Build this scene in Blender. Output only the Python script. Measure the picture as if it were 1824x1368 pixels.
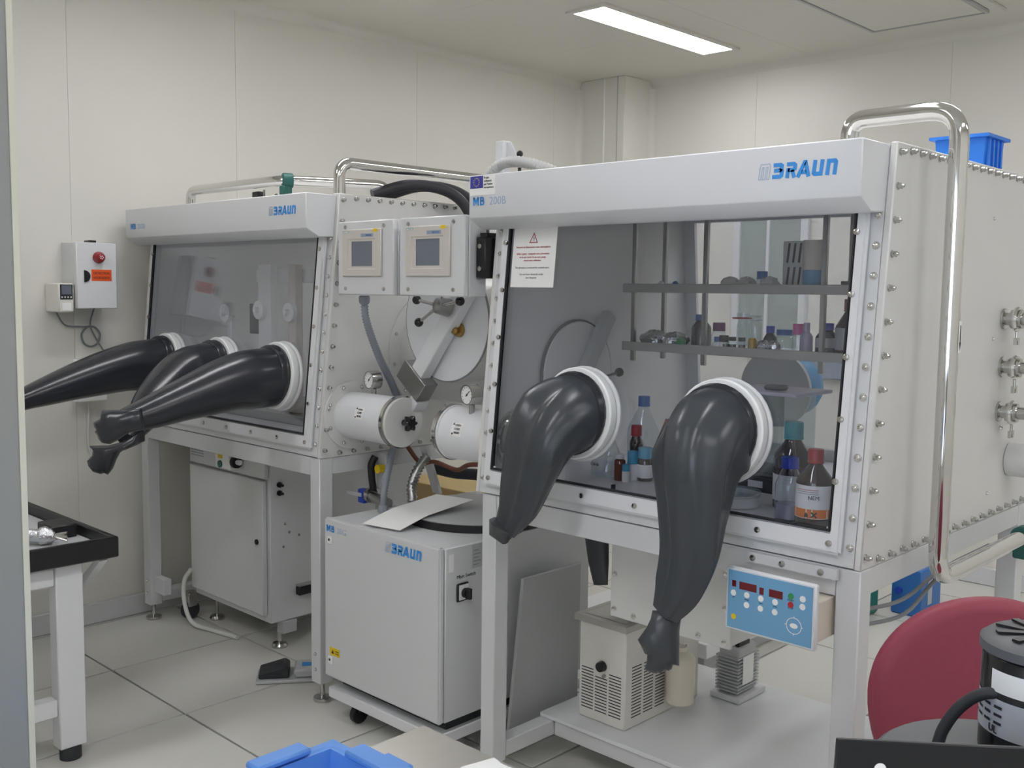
import bpy, bmesh, math, random
from mathutils import Matrix, Vector
random.seed(7)
S = bpy.context.scene
for o in list(bpy.data.objects): bpy.data.objects.remove(o)
COL = S.collection
PI = math.pi

# ------------------------------------------------------------------ camera
cam_d = bpy.data.cameras.new('camera'); cam = bpy.data.objects.new('camera', cam_d); COL.objects.link(cam)
FPX = 1811.8
R = ((0.72088232, 0.07265885, -0.68923825), (0.69294828, -0.05791096, 0.71865777), (0.0123024, -0.99567415, -0.09209582))
cam.matrix_world = Matrix(((R[0][0], -R[0][1], -R[0][2], 0), (R[1][0], -R[1][1], -R[1][2], 0), (R[2][0], -R[2][1], -R[2][2], 1.58), (0, 0, 0, 1)))
cam_d.sensor_width = 36; cam_d.lens = FPX / 1824 * 36; cam_d.clip_start = .02
S.camera = cam
# ------------------------------------------------------------------ world, exposure
w = bpy.data.worlds.new('world'); S.world = w; w.use_nodes = True
w.node_tree.nodes['Background'].inputs[0].default_value = (.80, .86, 1, 1)
w.node_tree.nodes['Background'].inputs[1].default_value = 4.0
S.view_settings.view_transform = 'Standard'; S.view_settings.look = 'None'
S.view_settings.gamma = 1; S.view_settings.use_curve_mapping = False
S.view_settings.exposure = 0.0
LAMP = 18.0      # radiance of the ceiling luminaires
pd = bpy.data.lights.new('window_portal', 'AREA'); pd.shape = 'RECTANGLE'; pd.size = 2.45; pd.size_y = 1.3; pd.cycles.is_portal = True
po = bpy.data.objects.new('window_portal', pd); COL.objects.link(po); po.location = (.225, -1.71, 1.65); po.rotation_euler = (PI / 2, 0, 0)

# ------------------------------------------------------------------ materials
def lin(c):
    c = c / 255.; return c / 12.92 if c <= .04045 else ((c + .055) / 1.055) ** 2.4
def rgb(h): return tuple(lin(int(h[i:i + 2], 16)) for i in (0, 2, 4)) + (1,)
MATS = {}
def mat(name, col, rough=.5, metal=0, var=.04, scale=18, bump=0, coat=0, spec=.5, emit=None):
    m = bpy.data.materials.new(name); m.use_nodes = True; nt = m.node_tree; b = nt.nodes['Principled BSDF']
    c = rgb(col)
    b.inputs['Roughness'].default_value = rough; b.inputs['Metallic'].default_value = metal
    b.inputs['Specular IOR Level'].default_value = spec
    if coat: b.inputs['Coat Weight'].default_value = coat
    tc = nt.nodes.new('ShaderNodeTexCoord'); n = nt.nodes.new('ShaderNodeTexNoise'); n.inputs['Scale'].default_value = scale; n.inputs['Detail'].default_value = 4
    nt.links.new(tc.outputs['Object'], n.inputs['Vector'])
    mx = nt.nodes.new('ShaderNodeMix'); mx.data_type = 'RGBA'
    mx.inputs[6].default_value = tuple(max(0, x * (1 - var)) for x in c[:3]) + (1,)
    mx.inputs[7].default_value = tuple(min(1, x * (1 + var)) for x in c[:3]) + (1,)
    nt.links.new(n.outputs['Fac'], mx.inputs[0]); nt.links.new(mx.outputs[2], b.inputs['Base Color'])
    if bump:
        bp = nt.nodes.new('ShaderNodeBump'); bp.inputs['Strength'].default_value = bump; bp.inputs['Distance'].default_value = .01
        nt.links.new(n.outputs['Fac'], bp.inputs['Height']); nt.links.new(bp.outputs['Normal'], b.inputs['Normal'])
    if emit:
        b.inputs['Emission Color'].default_value = rgb(emit[0]); b.inputs['Emission Strength'].default_value = emit[1]
    MATS[name] = m; return m
def glassmat(name, tint, boost=1.0, ior=1.5, rough=0.0):
    m = bpy.data.materials.new(name); m.use_nodes = True; nt = m.node_tree; nt.nodes.remove(nt.nodes['Principled BSDF'])
    out = nt.nodes['Material Output']; t = nt.nodes.new('ShaderNodeBsdfTransparent'); t.inputs[0].default_value = rgb(tint)
    g = nt.nodes.new('ShaderNodeBsdfGlossy'); g.inputs['Roughness'].default_value = rough; g.inputs[0].default_value = (.9, .93, 1, 1)
    f = nt.nodes.new('ShaderNodeLayerWeight'); f.inputs['Blend'].default_value = .5      # facing = 1 - |cos|
    pw = nt.nodes.new('ShaderNodeMath'); pw.operation = 'POWER'; pw.inputs[1].default_value = 5; nt.links.new(f.outputs['Facing'], pw.inputs[0])
    ma = nt.nodes.new('ShaderNodeMath'); ma.operation = 'MULTIPLY_ADD'; ma.inputs[1].default_value = .96; ma.inputs[2].default_value = .04; nt.links.new(pw.outputs[0], ma.inputs[0])
    mu = nt.nodes.new('ShaderNodeMath'); mu.operation = 'MULTIPLY'; mu.inputs[1].default_value = boost; mu.use_clamp = True
    mx = nt.nodes.new('ShaderNodeMixShader')
    nt.links.new(ma.outputs[0], mu.inputs[0]); nt.links.new(mu.outputs[0], mx.inputs[0]); nt.links.new(t.outputs[0], mx.inputs[1]); nt.links.new(g.outputs[0], mx.inputs[2]); nt.links.new(mx.outputs[0], out.inputs[0])
    MATS[name] = m; return m
mat('wall', 'dcdad3', .42, var=.015, scale=3, spec=.35); mat('ceil', 'd8d6cf', .5, var=.015, scale=3)
mat('tile', 'cfcec8', .38, var=.035, scale=140, spec=.4); mat('joint', '24262a', .8)
mat('paint', 'dcdee1', .32, var=.012, scale=9); mat('paint2', 'd0d2d4', .38, var=.015, scale=9); mat('paint_grey', 'b4b7b8', .42, var=.02)
mat('plate', 'd5d5d3', .36, var=.02, scale=6)
mat('steel', 'c0bfbb', .16, 1, var=.05, scale=30); mat('chrome', 'dddcd9', .08, 1, var=.02); mat('brushed', 'a8a8a6', .34, 1, var=.06, scale=60)
mat('table_steel', 'd6d3cc', .3, 1, var=.04, scale=40); mat('edge', 'dcdac8', .5); mat('rubber', '2a2d34', .25, var=.10, scale=14, bump=.05, spec=.55); mat('rubber_grey', '3c4045', .28, var=.14, scale=14, bump=.05, spec=.5); mat('hose_black', '2b2c33', .5)
mat('black', '16171a', .42); mat('black_gloss', '101114', .18, spec=.6); mat('dark', '2d3034', .55); mat('gasket', '1f2225', .6)
mat('ring', 'eceeee', .35); mat('white', 'eeeeec', .5, var=.01); mat('paper', 'f0f0ee', .75, var=.01); mat('cream', 'd9d1c3', .5)
mat('beige', 'cac5be', .45); mat('screen', '6d7480', .18); mat('bluegrey', '8f9aac', .45)
mat('logo_blue', '3a93e0', .45, var=.01); mat('logo_line', '9fb4cf', .5, var=.01); mat('eu_blue', '3a3a9c', .5); mat('eu_gold', 'd8c860', .5)
mat('red', 'b5262a', .4); mat('red_clear', '8e1420', .15, spec=.7); mat('orange', 'ea5a1e', .55); mat('orange2', 'ee7d18', .55); mat('yellow', 'e3c31c', .5); mat('ink', '2a2a30', .7); mat('ink_red', 'b04a52', .7); mat('ink_soft', '8b8d92', .7)
mat('panel_blue', '6da3c9', .4, var=.02); mat('led', '6a1620', .2); mat('green', '2f8f55', .5); mat('teal', '1f5a54', .5); mat('teal2', '28766a', .45)
mat('bin_blue', '2b7de0', .42, var=.03); mat('bin_blue2', '5a8fd8', .42, var=.03); mat('cap_blue', '2746b8', .4); mat('cap_blue2', '2a62a8', .4); mat('cap_teal', '1c8f98', .4); mat('cap_cyan', '4ba3c4', .4); mat('cap_red', 'a8202c', .4); mat('cap_maroon', '6d2433', .45); mat('cap_purple', '7a3a6a', .45); mat('pink', 'd0609a', .45)
mat('amber', '2a1410', .06, spec=.7, coat=.4); mat('amber_light', '6a3018', .08, spec=.7, coat=.4); mat('amber_blue', '1c2038', .1, spec=.7)
mat('chair_red', '8c3547', .55, var=.05, scale=60, bump=.04); mat('conduit', '8e959f', .5); mat('conduit_w', 'c4c6c4', .45); mat('copper', '8a5c4c', .4, .6); mat('brass', 'a88a55', .3, .9); mat('wood', 'c9b07c', .6, var=.08)
mat('tray', 'b2b0aa', .4, .35); mat('foil', 'cfd2d6', .22, 1, var=.1, scale=70, bump=.6); mat('worktop', 'dddee2', .4, var=.03); mat('plastic_w', 'dddbd4', .5)
mat('cable', '7d8084', .5); mat('cable_w', 'd6d6d2', .5); mat('cable_yg', '9cc43a', .5); mat('motor_grey', '5c5e60', .5); mat('label_grey', 'b9bdc4', .5)
mat('yellow_liquid', 'b89420', .2); mat('dark_liquid', '3a3020', .2); mat('blue_plastic', '2f6fb8', .4); mat('bag_blue', '2c7fb0', .45); mat('lavender', 'b9b4c8', .4)
mat('win_view', '9fa8a4', .25); mat('partition', '999b97', .3, var=.03, spec=.6)
glassmat('acrylic', 'f7f8fb', 1.5); glassmat('acrylic_back', 'fcfdfd', 1.0); glassmat('bottle_glass', 'f1f5f6', 1.8, 1.5, .02); glassmat('box_glass', 'eef2f2', 1.3)
lm = bpy.data.materials.new('lamp_diffuser'); lm.use_nodes = True
lb = lm.node_tree.nodes['Principled BSDF']; lb.inputs['Base Color'].default_value = (.9, .9, .9, 1); lb.inputs['Emission Color'].default_value = (.97, .965, 1, 1); lb.inputs['Emission Strength'].default_value = LAMP
MATS['lamp'] = lm

# ------------------------------------------------------------------ mesh builder
class MB:
    def __init__(s, M=None): s.v = []; s.f = []; s.M = M
    def add(s, vs, fs):
        k = len(s.v)
        for p in vs:
            p = Vector(p); s.v.append(s.M @ p if s.M else p)
        s.f += [tuple(i + k for i in f) for f in fs]; return s
    def box(s, x0, x1, y0, y1, z0, z1):
        x0, x1 = sorted((x0, x1)); y0, y1 = sorted((y0, y1)); z0, z1 = sorted((z0, z1))
        return s.add([(x0, y0, z0), (x1, y0, z0), (x1, y1, z0), (x0, y1, z0), (x0, y0, z1), (x1, y0, z1), (x1, y1, z1), (x0, y1, z1)],
                     [(0, 3, 2, 1), (4, 5, 6, 7), (0, 1, 5, 4), (1, 2, 6, 5), (2, 3, 7, 6), (3, 0, 4, 7)])
    def prism(s, poly, a, b, axis='x'):
        n = len(poly)
        def P(u, v, t): return {'x': (t, u, v), 'y': (u, t, v), 'z': (u, v, t)}[axis]
        vs = [P(u, v, a) for u, v in poly] + [P(u, v, b) for u, v in poly]
        fs = [tuple(range(n))[::-1], tuple(range(n, 2 * n))] + [(i, (i + 1) % n, n + (i + 1) % n, n + i) for i in range(n)]
        return s.add(vs, fs)
    def frame(s, x0, x1, y0, y1, ix0, ix1, iy0, iy1, z0, z1):   # flat rectangular frame in local xy, thickness z0..z1
        o = [(x0, y0), (x1, y0), (x1, y1), (x0, y1)]; i = [(ix0, iy0), (ix1, iy0), (ix1, iy1), (ix0, iy1)]
        vs = [(p[0], p[1], z) for z in (z0, z1) for p in o + i]; fs = []
        for k in range(4):
            j = (k + 1) % 4
            fs += [(8 + k, 8 + j, 12 + j, 12 + k), (k, 4 + k, 4 + j, j), (k, j, 8 + j, 8 + k), (4 + k, 12 + k, 12 + j, 4 + j)]
        return s.add(vs, fs)
    def loft(s, rings, cap=True, closed=False):
        n = len(rings[0]); vs = [p for r in rings for p in r]; fs = []; m = len(rings)
        for a in range(m if closed else m - 1):
            b = (a + 1) % m
            for i in range(n):
                j = (i + 1) % n; fs.append((a * n + i, a * n + j, b * n + j, b * n + i))
        if cap and not closed: fs += [tuple(range(n))[::-1], tuple((m - 1) * n + i for i in range(n))]
        return s.add(vs, fs)
    def tube(s, pts, r, n=12, closed=False, rf=None, cap=True):
        P = [Vector(p) for p in pts]; m = len(P); rings = []; N = None
        for i in range(m):
            a = P[i - 1] if (i or closed) else P[i]; b = P[(i + 1) % m] if (i < m - 1 or closed) else P[i]
            T = (b - a).normalized()
            if N is None:
                N = T.orthogonal().normalized()
            else:
                N = (N - N.dot(T) * T).normalized()
            Bn = T.cross(N); rr = rf(i) if rf else (r[i] if isinstance(r, (list, tuple)) else r)
            rings.append([P[i] + (N * math.cos(2 * PI * k / n) + Bn * math.sin(2 * PI * k / n)) * rr for k in range(n)])
        return s.loft(rings, cap, closed)
    def cyl(s, p0, p1, r, n=20, r1=None): return s.tube([p0, p1], [r, r if r1 is None else r1], n)
    def lathe(s, prof, c, ax=(0, 0, 1), n=20):     # prof: (radius, along)
        A = Vector(ax).normalized(); N = A.orthogonal().normalized(); Bn = A.cross(N); C = Vector(c)
        return s.loft([[C + A * h + (N * math.cos(2 * PI * k / n) + Bn * math.sin(2 * PI * k / n)) * max(r, 1e-5) for k in range(n)] for r, h in prof])
    def sphere(s, c, r, n=12, sq=(1, 1, 1)):
        C = Vector(c); m = n // 2; rings = []
        for a in range(m + 1):
            t = PI * a / m; rr = max(math.sin(t), 1e-4)
            rings.append([C + Vector((r * sq[0] * rr * math.cos(2 * PI * k / n), r * sq[1] * rr * math.sin(2 * PI * k / n), -r * sq[2] * math.cos(t))) for k in range(n)])
        return s.loft(rings)
    def mesh(s, name, bevel=0, ang=38, off=Vector((0, 0, 0)), seg=1):
        bm = bmesh.new(); vs = [bm.verts.new(p - off) for p in s.v]
        for f in s.f:
            try: bm.faces.new([vs[i] for i in f])
            except ValueError: pass
        bmesh.ops.recalc_face_normals(bm, faces=bm.faces)
        if bevel:
            es = [e for e in bm.edges if len(e.link_faces) == 2 and e.calc_face_angle(0) > .5]
            bmesh.ops.bevel(bm, geom=es, offset=bevel, segments=seg, affect='EDGES', clamp_overlap=True)
        for f in bm.faces: f.smooth = True
        la = math.radians(ang)
        for e in bm.edges: e.smooth = not (len(e.link_faces) == 2 and e.calc_face_angle(0) > la)
        me = bpy.data.meshes.new(name); bm.to_mesh(me); bm.free(); return me
    def obj(s, name, m, parent=None, bevel=0, label=None, cat=None, kind=None, group=None, seg=1, ang=38):
        if parent is not None: off = worigin(parent)
        else:
            xs = [p.x for p in s.v]; ys = [p.y for p in s.v]; zs = [p.z for p in s.v]
            off = Vector(((min(xs) + max(xs)) / 2, (min(ys) + max(ys)) / 2, min(zs)))
        me = s.mesh(name, bevel, ang, off, seg); me.materials.append(MATS[m] if isinstance(m, str) else m)
        o = bpy.data.objects.new(name, me); COL.objects.link(o)
        if parent is not None: o.parent = parent; o['_o'] = tuple(off)
        else: o.location = off; o['_o'] = tuple(off)
        tag(o, label, cat, kind, group); return o
def worigin(o): return Vector(o['_o'])
def tag(o, label=None, cat=None, kind=None, group=None):
    if label: o['label'] = label
    if cat: o['category'] = cat
    if kind: o['kind'] = kind
    if group: o['group'] = group
    return o
def thing(name, label, cat, loc, group=None, kind=None):
    o = bpy.data.objects.new(name, None); COL.objects.link(o); o.location = loc; o['_o'] = tuple(loc); o.empty_display_size = .05
    return tag(o, label, cat, kind, group)
def inst(name, me, parent, pos, rot=None, scale=1):       # shared-mesh part
    o = bpy.data.objects.new(name, me); COL.objects.link(o); o.parent = parent
    p = Vector(pos) - worigin(parent)
    M = Matrix.Translation(p) @ (rot.to_4x4() if rot else Matrix()) @ Matrix.Scale(scale, 4)
    o.matrix_local = M; return o
def axrot(n): return Vector((0, 0, 1)).rotation_difference(Vector(n)).to_matrix()
_b = MB().lathe([(.0095, 0), (.0095, .0018), (.0068, .002), (.0066, .006), (.0045, .0085), (0, .0095)], (0, 0, 0), n=10)
BOLT = _b.mesh('bolt'); BOLT.materials.append(MATS['chrome'])
_b = MB().lathe([(.011, 0), (.011, .002), (.0085, .0025), (.0085, .014), (.0055, .016), (.005, .02), (0, .0205)], (0, 0, 0), n=10)
NUT = _b.mesh('cap_nut'); NUT.materials.append(MATS['steel'])
_b = MB().lathe([(.0055, 0), (.005, .003), (0, .0042)], (0, 0, 0), n=8); SCREW = _b.mesh('screw'); SCREW.materials.append(MATS['steel'])
def lerp(a, b, t): return tuple(a[i] + (b[i] - a[i]) * t for i in range(len(a)))
def rounded(pts, r, k=6):     # round polyline corners
    P = [Vector(p) for p in pts]; out = [P[0]]
    for i in range(1, len(P) - 1):
        a = (P[i - 1] - P[i]); b = (P[i + 1] - P[i]); rr = min(r, a.length * .49, b.length * .49)
        p0 = P[i] + a.normalized() * rr; p2 = P[i] + b.normalized() * rr
        for j in range(k + 1):
            t = j / k; out.append(p0 * (1 - t) ** 2 + P[i] * 2 * t * (1 - t) + p2 * t * t)
    out.append(P[-1]); return out
def bez(p, n=16):
    P = [Vector(q) for q in p]; out = []
    # catmull-rom through the points
    Q = [P[0] * 2 - P[1]] + P + [P[-1] * 2 - P[-2]]
    for i in range(1, len(Q) - 2):
        for j in range(n):
            t = j / n; a, b, c, d = Q[i - 1], Q[i], Q[i + 1], Q[i + 2]
            out.append(.5 * ((2 * b) + (c - a) * t + (2 * a - 5 * b + 4 * c - d) * t * t + (3 * b - a - 3 * c + d) * t ** 3))
    out.append(P[-1]); return out
def ribbed(r, amp): return lambda i: r + (amp if i % 2 else -amp)
def resample(pts, step):
    P = [Vector(p) for p in pts]; out = [P[0]]; acc = 0
    for a, b in zip(P, P[1:]):
        L = (b - a).length; t = step - acc
        while t <= L: out.append(a + (b - a) * (t / L)); t += step
        acc = L - (t - step)
    return out
def plane_M(o, x, y):     # local frame from origin and two axes
    X = Vector(x).normalized(); Y = Vector(y).normalized(); Z = X.cross(Y)
    return Matrix(((X.x, Y.x, Z.x, o[0]), (X.y, Y.y, Z.y, o[1]), (X.z, Y.z, Z.z, o[2]), (0, 0, 0, 1)))
def text(s, size, m, parent, M, name='lettering', bold=0, align='LEFT', wid=None, space=1.0):
    c = bpy.data.curves.new('t', 'FONT'); c.body = s; c.size = size; c.offset = bold; c.align_x = align; c.extrude = .0004; c.resolution_u = 3; c.space_character = space
    t = bpy.data.objects.new('t', c); COL.objects.link(t); dg = bpy.context.evaluated_depsgraph_get()
    me = bpy.data.meshes.new_from_object(t.evaluated_get(dg)); bpy.data.objects.remove(t); bpy.data.curves.remove(c)
    if wid and len(me.vertices):
        xs = [v.co.x for v in me.vertices]; k = wid / (max(xs) - min(xs)); me.transform(Matrix.Diagonal((k, 1, 1, 1)))
    me.transform(Matrix.Translation(-worigin(parent)) @ M); me.materials.clear(); me.materials.append(MATS[m]); me.name = name
    o = bpy.data.objects.new(name, me); COL.objects.link(o); o.parent = parent; o['_o'] = tuple(worigin(parent)); return o
def strokes(B, lines, w, t=.0006):      # thick polylines in local xy
    for ln in lines:
        P = [Vector((p[0], p[1], 0)) for p in ln]; n = len(P); L = []; Rr = []
        for i in range(n):
            d1 = (P[i] - P[i - 1]).normalized() if i else (P[1] - P[0]).normalized()
            d2 = (P[i + 1] - P[i]).normalized() if i < n - 1 else d1
            n1 = Vector((-d1.y, d1.x, 0)); n2 = Vector((-d2.y, d2.x, 0)); m = (n1 + n2).normalized(); k = w / 2 / max(.35, m.dot(n1))
            L.append(P[i] + m * k); Rr.append(P[i] - m * k)
        for i in range(n - 1):
            q = [L[i], Rr[i], Rr[i + 1], L[i + 1]]; B.add([(p.x, p.y, t) for p in q], [(0, 1, 2, 3)])
            B.add([(p.x, p.y, 0) for p in q], [(3, 2, 1, 0)])
def logo(parent, M, H, name='logo_lettering'):   # outlined m, then heavy block letters
    a = .26; m = MB(M)
    def sh(l): return [(( x + .12 * y) * H, y * H) for x, y in l]
    out = [(0, 0), (0, .82), (.1, 1), (.86, 1), (.96, .82), (.96, 0), (.74, 0), (.74, .78), (.59, .78), (.59, 0), (.37, 0), (.37, .78), (.22, .78), (.22, 0), (0, 0)]
    strokes(m, [sh([(x * .8, y) for x, y in out])], .035 * H); m.obj(name, 'logo_line', parent)
    b = MB(M); x = .98
    def put(lines, wd):
        nonlocal x
        strokes(b, [sh([(x + p[0], p[1]) for p in l]) for l in lines], a * H); x += wd
    q = a / 2
    put([[(0, 1 - q), (.52, 1 - q), (.6, 1 - q - .06), (.6, .6), (.52, .52)], [(.08, .52), (.58, .52)], [(.52, .52), (.66, .45), (.66, q + .05), (.58, q), (0, q)]], .95)
    put([[(0, 1 - q), (.5, 1 - q), (.6, 1 - q - .08), (.6, .58), (.5, .5), (.12, .5)], [(.13, .62), (.13, 0)], [(.42, .5), (.64, 0)]], .9)
    put([[(-.02, 0), (.34, .92), (.4, .92), (.74, 0)], [(.2, .3), (.54, .3)]], .93)
    put([[(q, 1), (q, q + .06), (q + .07, q), (.62, q), (.62, 1)]], .93)
    put([[(q, 0), (q, 1 - q), (.55, 1 - q), (.62, 1 - q - .08), (.62, 0)]], .8)
    return b.obj(name, 'logo_blue', parent)
def mb_letters(parent, M, H):
    b = MB(M); a = .24
    strokes(b, [[(x * H, y * H) for x, y in l] for l in ([(.12, 0), (.12, 1)], [(.88, 0), (.88, 1)], [(.14, .98), (.5, .34), (.86, .98)])], a * H)
    strokes(b, [[((1.18 + x) * H, y * H) for x, y in l] for l in ([(.12, 0), (.12, 1)], [(.12, .9), (.46, .9), (.56, .8), (.56, .63), (.46, .54), (.12, .54)], [(.4, .54), (.54, .5), (.62, .4), (.62, .2), (.52, .1), (.12, .1)])], a * .85 * H)
    return b.obj('logo_lettering', 'logo_blue', parent)
def fm(x, y, z): return plane_M((x, y, z), (1, 0, 0), (0, 0, 1))      # vertical face towards -Y
def sm(x, y, z): return plane_M((x, y, z), (0, 1, 0), (0, 0, 1))      # vertical face towards +X

# ================================================================== THE SETTING
XW, XE, YN, YB, ZC = -4.62, 1.7, -1.6, 5.75, 3.0
fl = MB().box(XW - .1, XE + .1, YN - .1, YB + .1, -.12, -.012).obj('floor', 'joint', kind='structure')
TX, TY = -3.387, 1.80
_t = MB().box(-.2957, .2957, -.2957, .2957, -.012, 0); TILE = _t.mesh('floor_tile', .0012); TILE.materials.append(MATS['tile'])
for i in range(-3, 10):
    for j in range(-6, 8):
        x0, x1, y0, y1 = TX + .6 * i, TX + .6 * i + .6, TY + .6 * j, TY + .6 * j + .6
        if x1 <= XW or x0 >= XE or y1 <= YN or y0 >= YB: continue
        if x0 >= XW - .001 and x1 <= XE + .001 and y0 >= YN and y1 <= YB:
            inst('floor_tile', TILE, fl, ((x0 + x1) / 2, (y0 + y1) / 2, 0))
        else:
            MB().box(max(x0, XW) + .0043, min(x1, XE) - .0043, max(y0, YN) + .0043, min(y1, YB) - .0043, -.012, 0).obj('floor_tile', 'tile', fl)
ce = MB().box(XW - .1, XE + .1, YN - .1, YB + .1, ZC + .003, ZC + .12).obj('ceiling', 'ceil', kind='structure')
for i in range(4):
    for j in range(7):
        a = XW + (XE - XW) / 4 * i; b = a + (XE - XW) / 4; c = YN + (YB - YN) / 7 * j; d = c + (YB - YN) / 7
        MB().box(a + .0008, b - .0008, c + .0008, d - .0008, ZC, ZC + .003).obj('ceiling_panel', 'ceil', ce)
wl = MB().box(XW - .12, XW - .003, YN - .1, YB + .1, 0, ZC).obj('wall_left', 'wall', kind='structure')
ys = [YN, -.45, .75, 1.95, 2.79, 3.985, 5.19, YB]
for a, b in zip(ys, ys[1:]): MB().box(XW - .003, XW, a + .0008, b - .0008, 0, ZC).obj('wall_panel', 'wall', wl, bevel=0)
# back wall with a glazed opening
WX0, WX1, WZ0, WZ1 = -3.49, -3.07, 1.24, 2.05
wb = MB().box(XW, XE, YB + .003, YB + .12, 0, ZC).obj('wall_back', 'wall', kind='structure')
xs = [XW, -3.42, -2.22, -1.02, .18, XE]
for a, b in zip(xs, xs[1:]): MB().box(a + .0008, b - .0008, YB, YB + .003, 0, ZC).obj('wall_panel', 'wall', wb, bevel=0)
MB().box(XE, XE + .1, YN, YB, 0, ZC).obj('wall_right', 'wall', kind='structure')
MB(plane_M((0, YN, 0), (-1, 0, 0), (0, 0, 1))).frame(-XE, -XW, 0, ZC, -1.5, 1.05, .95, 2.35, -.1, 0).obj('wall_front', 'wall', kind='structure')
wq = MB(plane_M((0, YN - .05, 0), (-1, 0, 0), (0, 0, 1))).frame(-1.5, 1.05, .95, 2.35, -1.45, 1.0, 1.0, 2.30, -.03, .03).obj('window_2', 'paint', kind='structure', bevel=.004)
MB().box(-.03, .03, YN - .075, YN - .03, 1.0, 2.30).obj('mullion', 'paint', wq)
for a, b in ((-1.0, -.03), (.03, 1.45)): MB().box(a, b, YN - .055, YN - .049, 1.0, 2.30).obj('window_pane', 'acrylic_back', wq)
# corner casing
ck = MB().box(XW, -4.23, 5.45, YB, 0, ZC).obj('trim_1', 'wall', kind='structure', bevel=.004)
MB().box(-4.402, -4.394, 5.443, 5.45, 0, ZC).obj('joint_strip', 'white', ck)
MB().box(-4.29, -4.284, 5.446, 5.45, 0, ZC).obj('joint_strip', 'paint_grey', ck)
def cove(p0, p1, ax, nm, r=.05):     # quarter round moulding along an edge; ax = two directions into the room
    a = Vector(ax[0]); b = Vector(ax[1]); rings = []
    for p in (p0, p1):
        p = Vector(p); rg = [p, p + a * r]
        for k in range(1, 6):
            t = PI / 2 * k / 6; rg.append(p + a * (r - r * math.sin(t)) + b * (r - r * math.cos(t)))
        rg.append(p + b * r); rings.append(rg)
    return MB().loft(rings).obj(nm, 'ceil', kind='structure')
cove((XW, YN, ZC), (XW, 5.45, ZC), ((1, 0, 0), (0, 0, -1)), 'trim_2'); cove((-4.23, YB, ZC), (XE, YB, ZC), ((0, -1, 0), (0, 0, -1)), 'trim_3')
cove((XW, 5.45, 0), (XW, 5.45, ZC - .05), ((1, 0, 0), (0, -1, 0)), 'trim_4'); cove((-4.23, YB, 0), (-4.23, YB, ZC - .05), ((1, 0, 0), (0, -1, 0)), 'trim_5')
MB().box(XW, XW + .018, YN, 5.45, .002, .10).obj('baseboard_left', 'paint2', kind='structure', bevel=.004)
MB().box(-4.23, XE, YB - .018, YB, .002, .10).obj('baseboard_back', 'paint2', kind='structure', bevel=.004)
wn = MB(fm(0, YB - .001, 0)).frame(WX0 - .05, WX1 + .05, WZ0 - .05, WZ1 + .05, WX0, WX1, WZ0, WZ1, 0, .03).obj('window_1', 'paint', kind='structure', bevel=.004)
MB().box(WX0, WX1, YB - .012, YB - .004, WZ0, WZ1).obj('window_pane', 'win_view', wn)
MB().box(-3.30, -3.28, YB - .03, YB - .004, WZ0, WZ1).obj('mullion', 'paint', wn)
MB().box(-3.0, -2.60, YB - .05, YB - .001, 1.07, 1.19).obj('trim_6', 'bluegrey', kind='structure', bevel=.006)
# ceiling luminaires
def luminaire(x, y, label, lx=.2, ly=1.19):
    t = thing('ceiling_light', label, 'ceiling light', (x, y, ZC - .012), group='ceiling lights')
    MB(plane_M((x, y, ZC - .012), (1, 0, 0), (0, 1, 0))).frame(-lx / 2 - .03, lx / 2 + .03, -ly / 2 - .03, ly / 2 + .03, -lx / 2, lx / 2, -ly / 2, ly / 2, 0, .0118).obj('frame', 'ceil', t)
    MB().box(x - lx / 2, x + lx / 2, y - ly / 2, y + ly / 2, ZC - .008, ZC - .002).obj('diffuser', 'lamp', t)
luminaire(-3.395, 4.66, 'lit rectangular ceiling light visible near the corner casing')
for k, (x, y) in enumerate([(-3.395, 2.2), (-3.395, .1), (-1.3, 4.3), (-1.3, 2.3), (-1.3, .3), (.8, 4.3), (.8, 2.3), (.8, .1), (-1.3, -1.0)]):  # unseen luminaires, added to brighten the walls, box fronts and box interiors
    luminaire(x, y, 'added unseen rectangular ceiling light ' + ['directly above the three-glove glovebox', 'above the black-railed bench', 'behind right glovebox, beside the air diffuser', 'directly above right glovebox', 'above the steel table', 'in the far right corner of the ceiling', 'to the right of right glovebox', 'to the right of the steel table', 'behind the glass partition'][k])
t = thing('air_diffuser', 'square recessed air diffuser panel in the ceiling', 'air diffuser', (-2.2, 5.0, ZC - .03))
MB(plane_M((-2.2, 5.0, ZC - .014), (1, 0, 0), (0, 1, 0))).frame(-.36, .36, -.66, .42, -.30, .30, -.60, .36, 0, .0135).obj('frame', 'ceil', t, bevel=.004)
MB(plane_M((-2.2, 5.0, ZC - .028), (1, 0, 0), (0, 1, 0))).frame(-.30, .30, -.60, .36, -.285, .285, -.585, .345, 0, .014).obj('inner_rim', 'paint_grey', t)
MB().box(-2.2 - .278, -2.2 + .278, 5 - .578, 5 + .338, ZC - .025, ZC - .012).obj('plate', 'ceil', t)

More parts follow.
